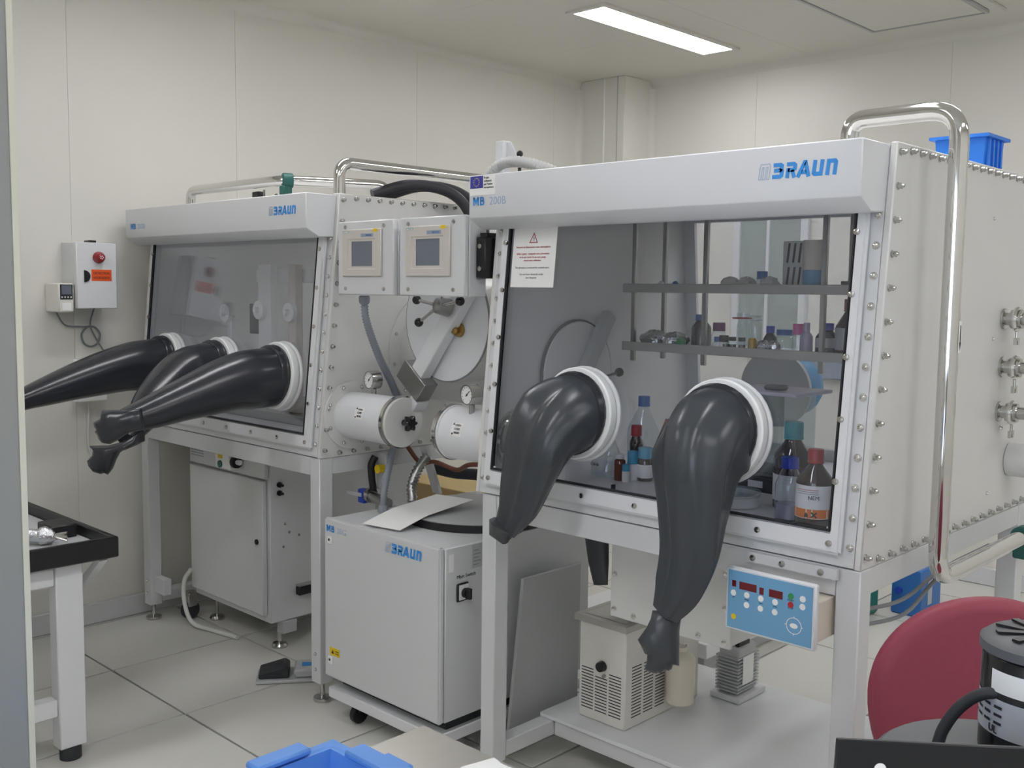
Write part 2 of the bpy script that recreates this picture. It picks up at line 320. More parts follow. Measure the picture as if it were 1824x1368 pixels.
# ================================================================== GLOVEBOXES
SL = .0965
def glove_arm(B, path, radii, squash=None, nseg=28, fold=.0, seed=0, spread=(0, 0)):
    rnd = random.Random(seed); P = bez(path, 8); m = len(P); rings = []; N = None
    ph = [rnd.uniform(0, 6.28) for _ in range(6)]
    for i in range(m):
        T = (P[min(i + 1, m - 1)] - P[max(i - 1, 0)]).normalized()
        if N is None: N = (Vector((1, 0, 0)) - T.x * T).normalized()
        else: N = (N - N.dot(T) * T).normalized()
        Bn = T.cross(N); u = i / (m - 1) * (len(radii) - 1); k = min(int(u), len(radii) - 2); fr = u - k
        r = radii[k] + (radii[k + 1] - radii[k]) * fr
        if squash: q = squash[k] + (squash[k + 1] - squash[k]) * fr
        else: q = 1
        rg = []
        for a in range(nseg):
            th = 2 * PI * a / nseg; tt = i / (m - 1)
            f = 1 + fold * (math.sin(3 * th + ph[0]) * .35 + math.sin(5 * th + ph[1] + 2 * tt) * .3 + (1 - abs(math.sin(3.5 * th + ph[2] + .6 * tt))) ** 3 * .55 - .12) * min(1, max(0, tt - .12) * 5)
            rg.append(P[i] + (N * math.cos(th) * r + Bn * math.sin(th) * r * q) * f)
        rings.append(rg)
    B.loft(rings); return P, N
def port(M, x, v):     # white clamp ring and black glove cuff seat at a window position
    pass
def glovebox(name, label, x0, x1, ox0, ox1, ports, left):
    Y0, Z0 = 2.205, .945
    T = thing(name, label, 'glovebox', ((x0 + x1) / 2, 2.8, Z0))
    FM = plane_M((0, Y0, Z0), (1, 0, 0), (0, SL, 1)); nrm = Vector((0, -1, SL)).normalized(); up = Vector((0, SL, 1)).normalized()
    prof = [(Y0, Z0), (3.385, Z0), (3.29, 1.928), (2.30, 1.928)]
    plates = []
    for a, b in ((x0, x0 + .018), (x1 - .018, x1)):
        plates.append(MB().prism(prof, a, b, 'x').obj('side_plate', 'plate', T, bevel=.003))
    for k, pl in enumerate(plates):
        if k == 0: continue
        X = x1
        for i in range(13):
            v = .03 + i * .0775; inst('bolt', NUT, pl, (X, Y0 + .018 + v * SL, Z0 + v), axrot((1, 0, 0)), .82)
        for i in range(1, 17):
            f = i / 17; inst('bolt', NUT, pl, (X, 2.318 + f * .955, 1.912), axrot((1, 0, 0)), .82)
            inst('bolt', NUT, pl, (X, 2.225 + f * 1.14, .962), axrot((1, 0, 0)), .82)
        if not left:
            for (y, z, s) in ((2.94, 1.79, .6), (2.98, 1.46, .6), (3.0, 1.02, .6), (3.08, 1.2, 1.0)): inst('bolt', BOLT, pl, (X, y, z), axrot((1, 0, 0)), s)
    a, b = x0 + .018, x1 - .018
    MB().box(a, b, 2.30, 3.285, 1.905, 1.925).obj('roof', 'plate', T)
    MB().box(a, b, 2.215, 3.37, .955, .985).obj('floor_plate', 'worktop', T)
    # front flange strip, window frame, pane
    fg = MB(FM).frame(a, b, .004, .975, a + .045, b - .045, .055, .90, -.016, 0).obj('front_flange', 'paint2', T)
    for i in range(12):
        v = .05 + i * .07
        for xx in (a + .013, b - .012): inst('bolt', BOLT, fg, FM @ Vector((xx, v, 0)), axrot(nrm), 1.0)
    wf = MB(FM).frame(a + .028, b - .028, .03, .95, ox0, ox1, .085, .90, .0005, .02).obj('window_frame', 'paint', T, bevel=.007, seg=2)
    n = 7 if not left else 8
    for i in range(n):
        xx = a + .055 + (b - a - .11) * i / (n - 1); inst('bolt', SCREW, wf, FM @ Vector((xx, .055, .02)), axrot(nrm), 1.5)
    for i in range(1, 6):
        v = .055 + i * .145
        for xx in (a + .052, b - .052): inst('bolt', SCREW, wf, FM @ Vector((xx, v, .02)), axrot(nrm), 1.5)
    MB(FM).frame(ox0 - .004, ox1 + .004, .082, .90, ox0, ox1, .088, .898, .008, .0215).obj('gasket', 'gasket', T)
    MB(FM).box(ox0 - .003, ox1 + .003, .083, .90, .002, .010).obj('window_pane', 'acrylic', T)
    # header canopy
    hp = [(2.165, 1.923), (2.165, 1.795), (2.22, 1.764), (2.296, 1.768), (2.312, 1.923)]
    hd = MB().prism(hp, x0 + .002, x1 - .02, 'x').obj('header', 'paint', T, bevel=.003)
    # back: flange, frame and pane
    BMx = plane_M((0, 3.385, Z0), (-1, 0, 0), (0, -SL, 1))
    MB(BMx).frame(-b, -a, .004, .975, -b + .05, -a - .05, .085, .90, -.016, 0).obj('rear_frame', 'paint2', T)
    MB(BMx).box(-b + .05, -a - .05, .085, .90, -.012, -.005).obj('rear_pane', 'acrylic_back', T)
    return T, FM, nrm, up, hd
def add_port(T, FM, nrm, x, v):
    c = FM @ Vector((x, v, 0))
    MB().lathe([(.105, .012), (.135, .012), (.136, .019), (.131, .024), (.105, .024)], c, nrm, 36).obj('port_flange', 'paint2', T)
    MB().lathe([(.110, .026), (.128, .026), (.1305, .030), (.1305, .052), (.127, .056), (.112, .056)], c, nrm, 36).obj('port_ring', 'ring', T)
    return c
RV = Vector((.7209, .6929, .0123)); UV = Vector((-.0727, .0579, .9957))
def hand_end(B, o, pts, th):     # limp flattened hand with tucked fingers: ragged outline (metres, right/up), rounded thickness
    o = Vector(o); nv = RV.cross(UV).normalized(); cx = sum(p[0] for p in pts) / len(pts); cy = sum(p[1] for p in pts) / len(pts)
    def ring(s, t): return [o + RV * (cx + (x - cx) * s) + UV * (cy + (y - cy) * s) + nv * t for x, y in pts]
    B.loft([ring(.35, th), ring(.72, th * .8), ring(.93, th * .4), ring(1, 0), ring(.93, -th * .4), ring(.72, -th * .8), ring(.35, -th)])
def px(lst, ox, oy, s): return [((x - ox) / s, (oy - y) / s) for x, y in lst]
H_R = px([(1166, 1085), (1163, 1100), (1155, 1116), (1140, 1137), (1147, 1150), (1152, 1161), (1157, 1160), (1156, 1176), (1152, 1190), (1160, 1194), (1168, 1197), (1174, 1195), (1180, 1197), (1187, 1190), (1194, 1192), (1200, 1189), (1203, 1181), (1209, 1182), (1214, 1183), (1214, 1150), (1214, 1120), (1217, 1100), (1222, 1085)], 1190, 1090, 719)
H_L3 = px([(262, 725), (235, 727), (213, 727), (192, 727), (189, 742), (176, 749), (177, 758), (181, 763), (178, 768), (183, 773), (185, 780), (191, 787), (205, 789), (222, 780), (240, 768), (268, 760)], 245, 744, 533)
H_L2 = px([(262, 765), (240, 778), (215, 788), (195, 793), (161, 794), (167, 801), (166, 811), (156, 822), (158, 831), (167, 842), (181, 846), (187, 844), (194, 847), (201, 838), (208, 820), (216, 806), (232, 795), (262, 785)], 245, 782, 496)

# ---------------- right glovebox
GR, FMR, nR, uR, hdR = glovebox('glovebox', 'large white glovebox with open shelves inside, at right', -2.27, -1.0, -2.186, -1.078, 2, False)
logo(hdR, fm(-1.275, 2.1645, 1.846), .036)
mb_letters(hdR, fm(-2.248, 2.1643, 1.832), .025)
text('200B', .034, 'logo_line', hdR, fm(-2.18, 2.1645, 1.832), bold=-.0004)
st = MB().box(-2.262, -2.155, 2.163, 2.1648, 1.862, 1.922).obj('sticker', 'paper', hdR)
MB().box(-2.259, -2.205, 2.1622, 2.163, 1.883, 1.919).obj('flag', 'eu_blue', hdR)
B = MB()
for k in range(12):
    an = k * PI / 6; B.lathe([(.0016, 0), (.0016, .0006)], (-2.232 + .012 * math.cos(an), 2.1621, 1.901 + .012 * math.sin(an)), (0, -1, 0), 6)
B.obj('flag_stars', 'eu_gold', hdR)
for k, s in enumerate(('Projet', 'cofinancé', "par l'union", 'européenne')): text(s, .0085, 'ink', hdR, fm(-2.201, 2.1625, 1.910 - k * .0095))
# notice on the pane
B = MB(FMR); B.box(-2.176, -2.0, .645, .865, .011, .0118)
nt = B.obj('notice_sheet', 'paper', label='white printed safety notice with red warning triangle, stuck on the glass', cat='notice')
TM = FMR @ Matrix.Translation((0, 0, .0122))
B = MB(TM); strokes(B, [[(-2.092, .808), (-2.107, .780), (-2.077, .780), (-2.092, .808), (-2.094, .804)]], .0025); B.obj('triangle', 'ink_red', nt)
text('!', .019, 'ink', nt, TM @ Matrix.Translation((-2.0945, .784, 0)))
for s, v, m, sz in (('Réservé au laboratoire sous atmosphère', .764, 'ink_red', .0085), ('Boîte à gants : manipuler avec précaution', .744, 'ink_red', .008), ('et ne pas ouvrir le sas sans purge', .734, 'ink_red', .008), ('avant toute utilisation', .724, 'ink_red', .008), ('The glovebox is reserved for trained users', .702, 'ink_soft', .008), ('Do not leave chemicals inside', .682, 'ink_soft', .008), ('sans étiquette', .672, 'ink_soft', .008)):
    text(s, sz, m, nt, TM @ Matrix.Translation((-2.092, v, 0)), align='CENTER')
# right gloves
for k, (x, path, rad, sq, fold, sd) in enumerate((
    (-1.845, [(-1.845, 2.23, 1.232), (-1.85, 2.15, 1.227), (-1.875, 2.09, 1.18), (-1.90, 2.06, 1.09), (-1.925, 2.04, .99), (-1.955, 2.02, .915)], [.112, .113, .112, .108, .098, .086, .06], [1, 1, .9, .7, .55, .45, .3], .22, 3),
    (-1.378, [(-1.378, 2.23, 1.232), (-1.378, 2.15, 1.225), (-1.372, 2.085, 1.165), (-1.362, 2.06, 1.06), (-1.362, 2.05, .95), (-1.382, 2.04, .86), (-1.412, 2.03, .79)], [.112, .115, .112, .094, .080, .069, .058, .036], [1, 1, .92, .75, .6, .5, .45, .6], .2, 5))):
    c = add_port(GR, FMR, nR, x, .287)
    B = MB(); P, N = glove_arm(B, path, rad, sq, 56, fold, sd)
    if k == 1: hand_end(B, (-1.412, 2.03, .792), H_R, .026)
    else:
        B.tube([(-1.955, 2.02, .92), (-1.965, 2.015, .892), (-1.945, 2.01, .878)], [.05, .036, .012], 8)
    g = B.obj('glove', 'rubber_grey', GR, label='black rubber glove hanging limp' if k else 'black rubber glove folded at the wrist', ang=70)
    cc = FMR @ Vector((x, .287, 0))
    MB().lathe([(.112, .03), (.118, .04), (.116, .06), (.119, .066), (.116, .074), (.113, .08), (.10, .082)], cc, nR, 32).obj('cuff', 'rubber', GR)
# side fittings on right plate
for k, (y, z) in enumerate(((3.06, 1.515), (3.065, 1.378), (3.06, 1.25))):
    t = thing('flange_fitting', ['upper', 'middle', 'lowest'][k] + ' of the three steel pipe flanges with wing nut clamps on the side panel', 'flange', (-1.0, y, z), group='steel pipe flanges on the side panel')
    c = (-.9995, y, z)
    MB().lathe([(.030, 0), (.030, .006), (.018, .008), (.018, .02), (.027, .022), (.027, .03)], c, (1, 0, 0), 20).obj('flange', 'steel', t)
    MB().lathe([(.024, .030), (.033, .031), (.036, .037), (.033, .043), (.024, .044)], c, (1, 0, 0), 20).obj('clamp', 'chrome', t)
    MB().lathe([(.027, .044), (.027, .052), (.018, .054), (.018, .10), (.027, .102), (.033, .104), (.036, .11), (.03, .116), (.027, .13), (.0, .131)], c, (1, 0, 0), 20).obj('pipe_stub', 'steel', t)
    B = MB(); q = Vector(c) + Vector((.037, 0, -.04)); B.cyl(q + Vector((0, 0, .01)), q + Vector((0, .0, -.02)), .004, 8); B.box(q.x - .003, q.x + .003, q.y - .018, q.y - .003, q.z - .032, q.z - .012); B.box(q.x - .003, q.x + .003, q.y + .003, q.y + .018, q.z - .032, q.z - .012); B.obj('wing_nut', 'steel', t)
MB().lathe([(.05, 0), (.05, .06), (.046, .065), (0, .066)], (-.9995, 3.17, 1.10), (1, 0, 0), 24).obj('blank_port', 'plate', label='pale capped round port low on the side panel', cat='port', bevel=.003)
t = GR
# ---------------- left glovebox
GL, FML, nL, uL, hdL = glovebox('glovebox', 'white three-glove glovebox beside the left wall', -4.545, -3.10, -4.47, -3.19, 3, True)
logo(hdL, fm(-3.36, 2.1645, 1.848), .032)
mb_letters(hdL, fm(-4.49, 2.1643, 1.832), .025)
text('200B', .034, 'logo_line', hdL, fm(-4.425, 2.1645, 1.832), bold=-.0004)
gl = [((-4.24), [(-4.24, 2.235, 1.237), (-4.24, 2.14, 1.235), (-4.235, 2.0, 1.225), (-4.215, 1.80, 1.185), (-4.19, 1.62, 1.14), (-4.17, 1.50, 1.11), (-4.16, 1.42, 1.095)], [.112, .113, .108, .095, .075, .055, .044, .05], -1),
      ((-3.80), [(-3.80, 2.235, 1.237), (-3.80, 2.14, 1.235), (-3.785, 2.02, 1.215), (-3.71, 1.87, 1.14), (-3.645, 1.77, 1.06), (-3.60, 1.70, 1.012)], [.112, .113, .108, .09, .07, .052, .036], 1),
      ((-3.36), [(-3.36, 2.235, 1.237), (-3.36, 2.14, 1.235), (-3.355, 2.0, 1.225), (-3.345, 1.83, 1.185), (-3.335, 1.66, 1.14), (-3.325, 1.55, 1.118)], [.112, .114, .112, .10, .08, .062, .046], 1)]
for k, (x, path, rad, tb) in enumerate(gl):
    add_port(GL, FML, nL, x, .292)
    B = MB(); P, N = glove_arm(B, path, rad, [1, 1, 1, .95, .9, .85, .8, .75], 32, .018, 20 + k)
    if k == 2: hand_end(B, (-3.292, 1.577, 1.128), H_L3, .036)
    if k == 1: hand_end(B, (-3.575, 1.724, 1.014), H_L2, .036)
    B.obj('glove', 'rubber', GL, label=['black rubber glove nearest the wall, stretched straight out', 'black rubber glove in the middle, drooping lowest', 'black rubber glove nearest the other glovebox, stretched out'][k], ang=70)
    cc = FML @ Vector((x, .292, 0))
    MB().lathe([(.112, .03), (.118, .04), (.116, .06), (.119, .066), (.115, .074), (.117, .084), (.113, .092), (.10, .094)], cc, nL, 32).obj('cuff', 'rubber', GL)

# ================================================================== STANDS
FOOT = MB().lathe([(.034, 0), (.036, .006), (.034, .014), (.014, .02), (.009, .022), (.009, .08)], (0, 0, 0), n=18).mesh('levelling_foot'); FOOT.materials.append(MATS['steel'])
def stand(label, x0, x1, lower):
    T = thing('glovebox_stand', label, 'stand', ((x0 + x1) / 2, 2.75, 0))
    for x in (x0, x1 - .06):
        for y in (2.207, 3.30):
            lg = MB().box(x, x + .06, y, y + .06, .075, .944).obj('leg', 'paint2', T, bevel=.003)
            inst('levelling_foot', FOOT, lg, (x + .03, y + .03, .001))
            if y < 3 and not lower:
                for z in (.13, .19): inst('bolt', BOLT, lg, (x + .03, y, z), axrot((0, -1, 0)), .8)
    for y in (2.207, 3.30): MB().box(x0 + .061, x1 - .061, y + .002, y + .058, .875, .944).obj('beam', 'paint2', T, bevel=.002)
    for x in (x0 + .003, x1 - .057): MB().box(x, x + .054, 2.268, 3.299, .88, .943).obj('beam', 'paint2', T, bevel=.002)
    for x in (x0 + .003, x1 - .057): MB().box(x, x + .054, 2.268, 3.299, .085, .137).obj('beam', 'paint2', T, bevel=.002)
    if lower:
        MB().box(x0 + .003, x1 - .003, 2.49, 3.26, .1375, .152).obj('shelf', 'paint', T, bevel=.002)
        MB().box(x0 + .06, x1 - .06, 2.50, 2.55, .085, .137).obj('beam', 'paint2', T, bevel=.002)
    else:
        MB().box(x0 + .061, -4.36, 2.225, 2.262, .14, .215).obj('beam', 'paint2', T, bevel=.002)
    return T
stR = stand('white steel frame under the glovebox at right, with bottom shelf', -2.24, -1.0, True)
stL = stand('white steel frame under the three-glove glovebox on levelling feet', -4.52, -3.105, False)
cs = thing('castor', 'swivel castor behind the left front stand leg', 'castor', (-4.37, 2.36, 0))
MB().cyl((-4.385, 2.36, .045), (-4.355, 2.36, .045), .044, 20).obj('wheel', 'dark', cs, bevel=.004); MB().box(-4.392, -4.348, 2.34, 2.39, .06, .135).obj('fork', 'steel', cs, bevel=.005)

# ================================================================== SMALL ANTECHAMBERS
def antechamber(label, x, d, cy, cz, L, knob):
    t = thing('small_antechamber', label, 'antechamber', (x, cy, cz), group='small round antechambers'); c = Vector((x + d * .0005, cy, cz)); A = (d, 0, 0)
    fl = MB().lathe([(.04, 0), (.129, 0), (.129, .008), (.096, .009), (.092, .009)], c, A, 40).obj('flange', 'plate', t)
    for k in range(8):
        an = PI / 8 + k * PI / 4; inst('bolt', BOLT, fl, c + Vector((d * .008, .112 * math.cos(an), .112 * math.sin(an))), axrot(A), .9)
    MB().lathe([(.089, .009), (.089, L - .03), (.094, L - .028), (.094, L - .022), (.05, L - .02)], c, A, 40).obj('barrel', 'paint', t)
    MB().lathe([(.094, L - .020), (.0965, L - .019), (.0965, L - .004), (.094, L - .003), (.085, L - .003)], c, A, 40).obj('clamp_ring', 'steel', t)
    MB().lathe([(.085, L - .002), (.0905, L - .002), (.0905, L + .004), (.087, L + .007), (0, L + .008)], c, A, 40).obj('door', 'plate', t)
    q = c + Vector((d * (L + .008), 0, 0))
    B = MB().cyl(q, q + Vector((d * .02, 0, 0)), .012, 12)
    rg = []
    for h, s in ((.02, .8), (.024, 1), (.042, 1), (.048, .75)):
        rg.append([q + Vector((d * h, (.024 + .006 * math.cos(6 * a)) * s * math.cos(a), (.024 + .006 * math.cos(6 * a)) * s * math.sin(a))) for a in [2 * PI * k / 36 for k in range(36)]])
    B.loft(rg); B.obj('star_knob', 'black_gloss', t)
    # printed label on the barrel, towards the front
    def onb(u, h, r): a = h; return c + Vector((d * u, -r * math.cos(a), r * math.sin(a)))
    r = .0896; B = MB(); n = 6; u0, u1 = (.13, .18) ; rg = []
    vs = []; fs = []
    for i in range(n + 1):
        a = .05 + .5 * i / n; vs += [onb(u0, a, r), onb(u1, a, r)]
        if i: fs.append((2 * i - 2, 2 * i - 1, 2 * i + 1, 2 * i))
    B.add(vs, fs); lb = B.obj('label_sheet', 'white', t)
    for i in range(3):
        a = .14 + .14 * i; p = onb(u0 + (.016 if d > 0 else .034), a, r + .0006); xd = (1, 0, 0); ydir = Vector((0, math.sin(a), math.cos(a)))
        text(['OPEN', 'CLOSED', 'EVACUATE'][2 - i], .010, 'ink', t, plane_M(p, xd, ydir), wid=.026)
    for a in (.16, .46):
        p = onb(u0 + (.004 if d > 0 else .046), a, r + .0006); M = plane_M(p, (1, 0, 0), Vector((0, math.sin(a), math.cos(a))))
        B = MB(M); s = 1 if a > .3 else -1; B.add([(0, 0, 0), (.010, .003 * 0, 0), (.005, .009 * s, 0)], [(0, 1, 2)]); B.obj('arrow', 'ink', t)
    return t
antechamber('small white round antechamber with black star knob on left glovebox', -3.10, 1, 2.352, 1.10, .30, True)
antechamber('small white round antechamber on the left side of right glovebox', -2.27, -1, 2.352, 1.095, .27, False)
def gauge(x, y, z, label):
    t = thing('pressure_gauge', label, 'gauge', (x, y, z), group='round pressure gauges'); c = Vector((x, y, z)); A = Vector((-.12, -1, 0)).normalized()
    MB().lathe([(.030, .0), (.0345, .002), (.0345, .040), (.033, .044), (.030, .044), (.030, .040), (0, .040)], c, A, 28).obj('case', 'steel', t)
    MB().lathe([(.0298, .0402), (.0298, .041), (0, .041)], c, A, 28).obj('dial', 'white', t)
    M = plane_M(c + A * .0415, (1, -.12, 0), (0, 0, 1)); B = MB(M); strokes(B, [[(-.006, -.006), (.014, .013)]], .003); B.lathe([(.004, 0), (.004, .001)], (0, 0, 0), (0, 0, 1), 8)
    for k in range(11):
        an = math.radians(225 - 27 * k); strokes(B, [[(.022 * math.cos(an), .022 * math.sin(an)), (.027 * math.cos(an), .027 * math.sin(an))]], .0012)
    B.obj('needle', 'ink', t)
    MB().cyl(c + A * .02 + Vector((0, 0, -.034)), c + A * .02 + Vector((0, 0, -.075)), .010, 12).obj('stem', 'steel', t)
gauge(-2.985, 2.39, 1.24, 'round pressure gauge above the small antechamber of left glovebox'); gauge(-2.40, 2.335, 1.235, 'round pressure gauge beside the edge of right glovebox')

# ================================================================== LARGE ANTECHAMBER between the boxes
LA = thing('large_antechamber', 'large white cylindrical antechamber with round door between the gloveboxes', 'antechamber', (-2.68, 2.8, 1.2))
MB().lathe([(.05, 0), (.25, 0), (.25, .010), (.213, .011)], (-3.0995, 2.78, 1.33), (1, 0, 0), 48).obj('flange', 'plate', LA)
B = MB().lathe([(.20, .011), (.20, .80)], (-3.0995, 2.78, 1.33), (1, 0, 0), 48); B.obj('barrel', 'plate', LA)
fx = MB().lathe([(.05, .80), (.213, .80), (.25, .801), (.25, .8195), (.05, .8195)], (-3.0995, 2.78, 1.33), (1, 0, 0), 48).obj('flange', 'plate', LA)
for k in range(12):
    an = k * PI / 6 + .2; inst('bolt', BOLT, LA, (-3.0885, 2.78 + .23 * math.cos(an), 1.33 + .23 * math.sin(an)), axrot((1, 0, 0)), .8)
DX, DZ, DY = -2.68, 1.468, 2.45
MB().lathe([(.19, 0), (.19, -.28)], (DX, DY + .012, DZ - .03), (0, -1, 0), 40).obj('neck', 'plate', LA)
MB().lathe([(0, .0), (.215, .0), (.215, -.01), (.19, -.0105)], (DX, DY, DZ), (0, -1, 0), 48).obj('door', 'paint', LA)
MB().tube([(DX + .2165 * math.cos(2 * PI * k / 48), DY + .004, DZ + .2165 * math.sin(2 * PI * k / 48)) for k in range(48)], .004, 8, closed=True).obj('door_seal', 'cable', LA)
# swing bar across the door
bd = Vector((.62, 0, .785)).normalized(); bn = Vector((-.785, 0, .62)).normalized(); c0 = Vector((DX + .055, DY - .03, DZ - .003))
def barbox(s0, s1, w0, w1, y0, y1, nm, m, par, bev=.003):
    M = Matrix(((bd.x, bn.x, 0, c0.x), (bd.y, bn.y, 1, c0.y), (bd.z, bn.z, 0, c0.z), (0, 0, 0, 1))); return MB(M).box(s0, s1, w0, w1, y0, y1).obj(nm, m, par, bevel=bev)
bar = barbox(-.25, .26, -.033, .033, -.028, .018, 'swing_bar', 'paint', LA)
barbox(-.315, -.235, -.07, .07, -.036, .028, 'hinge_bracket', 'brushed', LA, .002); barbox(-.36, -.318, -.075, -.03, -.03, .03, 'hinge_block', 'paint', LA)
h = c0 + bd * .055 + bn * .012 + Vector((0, -.029, 0))
hw = MB().lathe([(.032, 0), (.030, .03), (.028, .048), (.02, .054), (0, .055)], h, (-.25, -1, .2), 20).obj('spindle_hub', 'brushed', LA)
hc = h + Vector((-.25, -1, .2)).normalized() * .038
for k in range(4):
    an = math.radians([172, 70, 8, 208][k]); dd = Vector((math.cos(an), -.05 - .12 * math.cos(an), math.sin(an))).normalized(); e = hc + dd * .122
    MB().cyl(hc + dd * .02, e, .006, 10).obj('handle_arm', 'steel', LA); MB().sphere(e + dd * .008, .0165, 14).obj('handle_knob', 'black_gloss', LA)
q = Vector((DX + .075, DY - .002, DZ - .03)); MB().lathe([(.026, 0), (.024, .012), (.012, .014), (.012, .026), (.016, .028), (.01, .036), (0, .037)], q, (0, -1, 0), 16).obj('pivot_fitting', 'brass', LA)
MB().box(-2.575, -2.535, 2.585, 2.62, 1.50, 2.10).obj('guide_post', 'paint', LA, bevel=.002)
MB().prism([(-2.534, 2.02), (-2.534, 2.095), (-2.515, 2.095), (-2.485, 2.045), (-2.485, 2.02)], 2.60, 2.606, 'y').obj('guide_plate', 'paint', LA)
B = MB().cyl((-2.47, 2.6, 1.97), (-2.47, 2.6, 2.045), .006, 8); B.sphere((-2.47, 2.6, 2.05), .012, 10); B.obj('knob', 'black', LA)
# inner door on the left wall of the right box
ID = thing('inner_door', 'round inner airlock door with bar and ball knobs inside right glovebox', 'airlock door', (-2.245, 2.62, 1.08))
MB().lathe([(0, 0), (.175, 0), (.178, .006), (.175, .016), (0, .017)], (-2.25, 2.66, 1.30), (1, 0, 0), 44).obj('disc', 'plate', ID)
MB().lathe([(.17, .002), (.184, .002), (.184, .010), (.178, .011)], (-2.25, 2.66, 1.30), (1, 0, 0), 44).obj('rim', 'motor_grey', ID)
M = plane_M((-2.23, 2.66, 1.30), (0, .55, .83), (0, -.83, .55)); MB(M).box(-.20, .24, -.025, .025, .0, .035).obj('bar', 'paint_grey', ID, bevel=.003)
for dy, dz in ((.14, .03), (.11, -.14)):
    B = MB().cyl((-2.19, 2.66, 1.27), (-2.17, 2.66 + dy, 1.27 + dz), .006, 8); B.obj('handle_arm', 'brushed', ID); MB().sphere((-2.17, 2.66 + dy, 1.27 + dz), .016, 12).obj('handle_knob', 'dark', ID)

# ================================================================== CONTROL PANELS
def ctrl(x0, x1, label):
    t = thing('control_panel', label, 'control panel', ((x0 + x1) / 2, 2.26, 1.556), group='touch control panels'); z0, z1, y = 1.556, 1.812, 2.20
    MB().box(x0, x1, y + .021, y + .098, z0, z1).obj('enclosure', 'paint2', t, bevel=.004); MB().box(x0, x1, y, y + .02, z0, z1).obj('lid', 'paint2', t, bevel=.004)
    w = x1 - x0; cx = (x0 + x1) / 2 - .012
    bz = MB(fm(cx, y, 1.705)).frame(-.108, .108, -.085, .078, -.075, .075, -.058, .042, .0002, .008).obj('bezel', 'beige', t, bevel=.003)
    MB(fm(cx, y, 1.705)).frame(-.076, .076, -.059, .043, -.058, .058, -.050, .036, .0002, .005).obj('bezel_inner', 'beige', t)
    MB(fm(cx, y, 1.705)).box(-.059, .059, -.051, .037, .0004, .003).obj('screen', 'screen', t)
    MB(fm(cx, y, 1.705)).box(-.10, -.068, .066, .073, .0082, .0086).obj('maker_badge', 'cap_teal', t); text('SIEMENS', .0075, 'white', t, fm(cx - .0985, y - .0088, 1.7715), bold=.0002, wid=.029)
    MB(fm(cx, y, 1.705)).box(.0, .068, .050, .062, .0082, .0086).obj('name_badge', 'bluegrey', t); text('SIMATIC', .008, 'cap_blue2', t, fm(cx + .026, y - .0088, 1.758), wid=.034)
    MB(fm(cx, y, 1.705)).box(.066, .09, .066, .077, .0082, .0086).obj('model_badge', 'yellow', t)
    for a in (x0 + .045, x1 - .05):
        for b in (z0 + .022, z1 - .02): inst('screw', SCREW, t, (a, y, b), axrot((0, -1, 0)), 1.3)
    return t
ctrl(-2.976, -2.668, 'grey touch control panel at left, next to the left glovebox'); ctrl(-2.636, -2.322, 'grey touch control panel next to the right glovebox')
for (xa, xb, ya, yb, za, zb, lab) in ((-2.319, -2.276, 2.245, 2.315, 1.615, 1.745, 'black bracket block joining right control panel to the glovebox'), (-3.09, -2.979, 2.30, 2.33, 1.62, 1.75, 'black bracket block holding left control panel')):
    t = thing('bracket_block', lab, 'bracket', ((xa + xb) / 2, (ya + yb) / 2, za)); MB().box(xa, xb, ya, yb, za, zb).obj('block', 'black', t, bevel=.004)
    MB().box(xa + .01, xb - .002, ya + .01, yb - .004, zb, zb + .012).obj('cap', 'black', t)
    for z in (za + .03, zb - .03): inst('screw', SCREW, t, ((xa + xb) / 2, ya, z), axrot((0, -1, 0)), 1.6)
# ribbed conduits
def conduit(name, pts, r, m, label, amp=.0022, step=.0055, nut=None):
    t = thing(name, label, 'hose', pts[-1]); P = resample(bez(pts, 24), step); MB().tube(P, r, 14, rf=ribbed(r, amp)).obj('tube', m, t, ang=80)
    for k, (p, d) in enumerate(nut or []): MB().lathe([(r * 1.25, 0), (r * 1.6, .004), (r * 1.6, .022), (r * 1.25, .03)], p, d, 8).obj('gland_nut', m, t)
    return t
conduit('ribbed_conduit', [(-2.915, 2.27, 1.53), (-2.915, 2.28, 1.46), (-2.945, 2.36, 1.33), (-2.985, 2.46, 1.21), (-2.995, 2.50, 1.12), (-2.975, 2.46, 1.0), (-2.93, 2.38, .86), (-2.92, 2.36, .775)], .0125, 'conduit', 'grey ribbed conduit from left control panel down to the cabinet', nut=[((-2.915, 2.27, 1.553), (0, 0, -1)), ((-2.92, 2.36, .747), (0, 0, 1))])
conduit('spiral_hose', [(-2.875, 2.54, .95), (-2.885, 2.50, .90), (-2.885, 2.47, .84), (-2.87, 2.46, .80), (-2.865, 2.455, .776)], .018, 'brushed', 'thick ribbed metal hose rising from the cabinet top', .003, .007)
conduit('ribbed_hose', [(-2.56, 2.52, 1.84), (-2.55, 2.52, 1.95), (-2.49, 2.52, 2.005), (-2.40, 2.52, 2.01), (-2.30, 2.54, 1.985), (-2.20, 2.56, 1.94)], .017, 'conduit_w', 'pale ribbed hose arching onto the roof of right glovebox', .003, .007)
for k, (dy, dx) in enumerate(((0, 0), (.06, .03))):
    P = bez([(-3.16, 2.5 + dy, 1.94), (-3.10, 2.64 + dy, 1.985), (-3.03, 2.78 + dy, 1.965), (-2.99, 2.86 + dy, 1.88), (-2.98, 2.88 + dy, 1.72), (-2.98, 2.86 + dy, 1.56)], 10)
    MB().tube(P, .022, 14).obj('rubber_hose', 'hose_black', label=['nearer', 'farther'][k] + ' of two dark rubber hoses arching beside the control panels', cat='hose', group='dark rubber hoses')

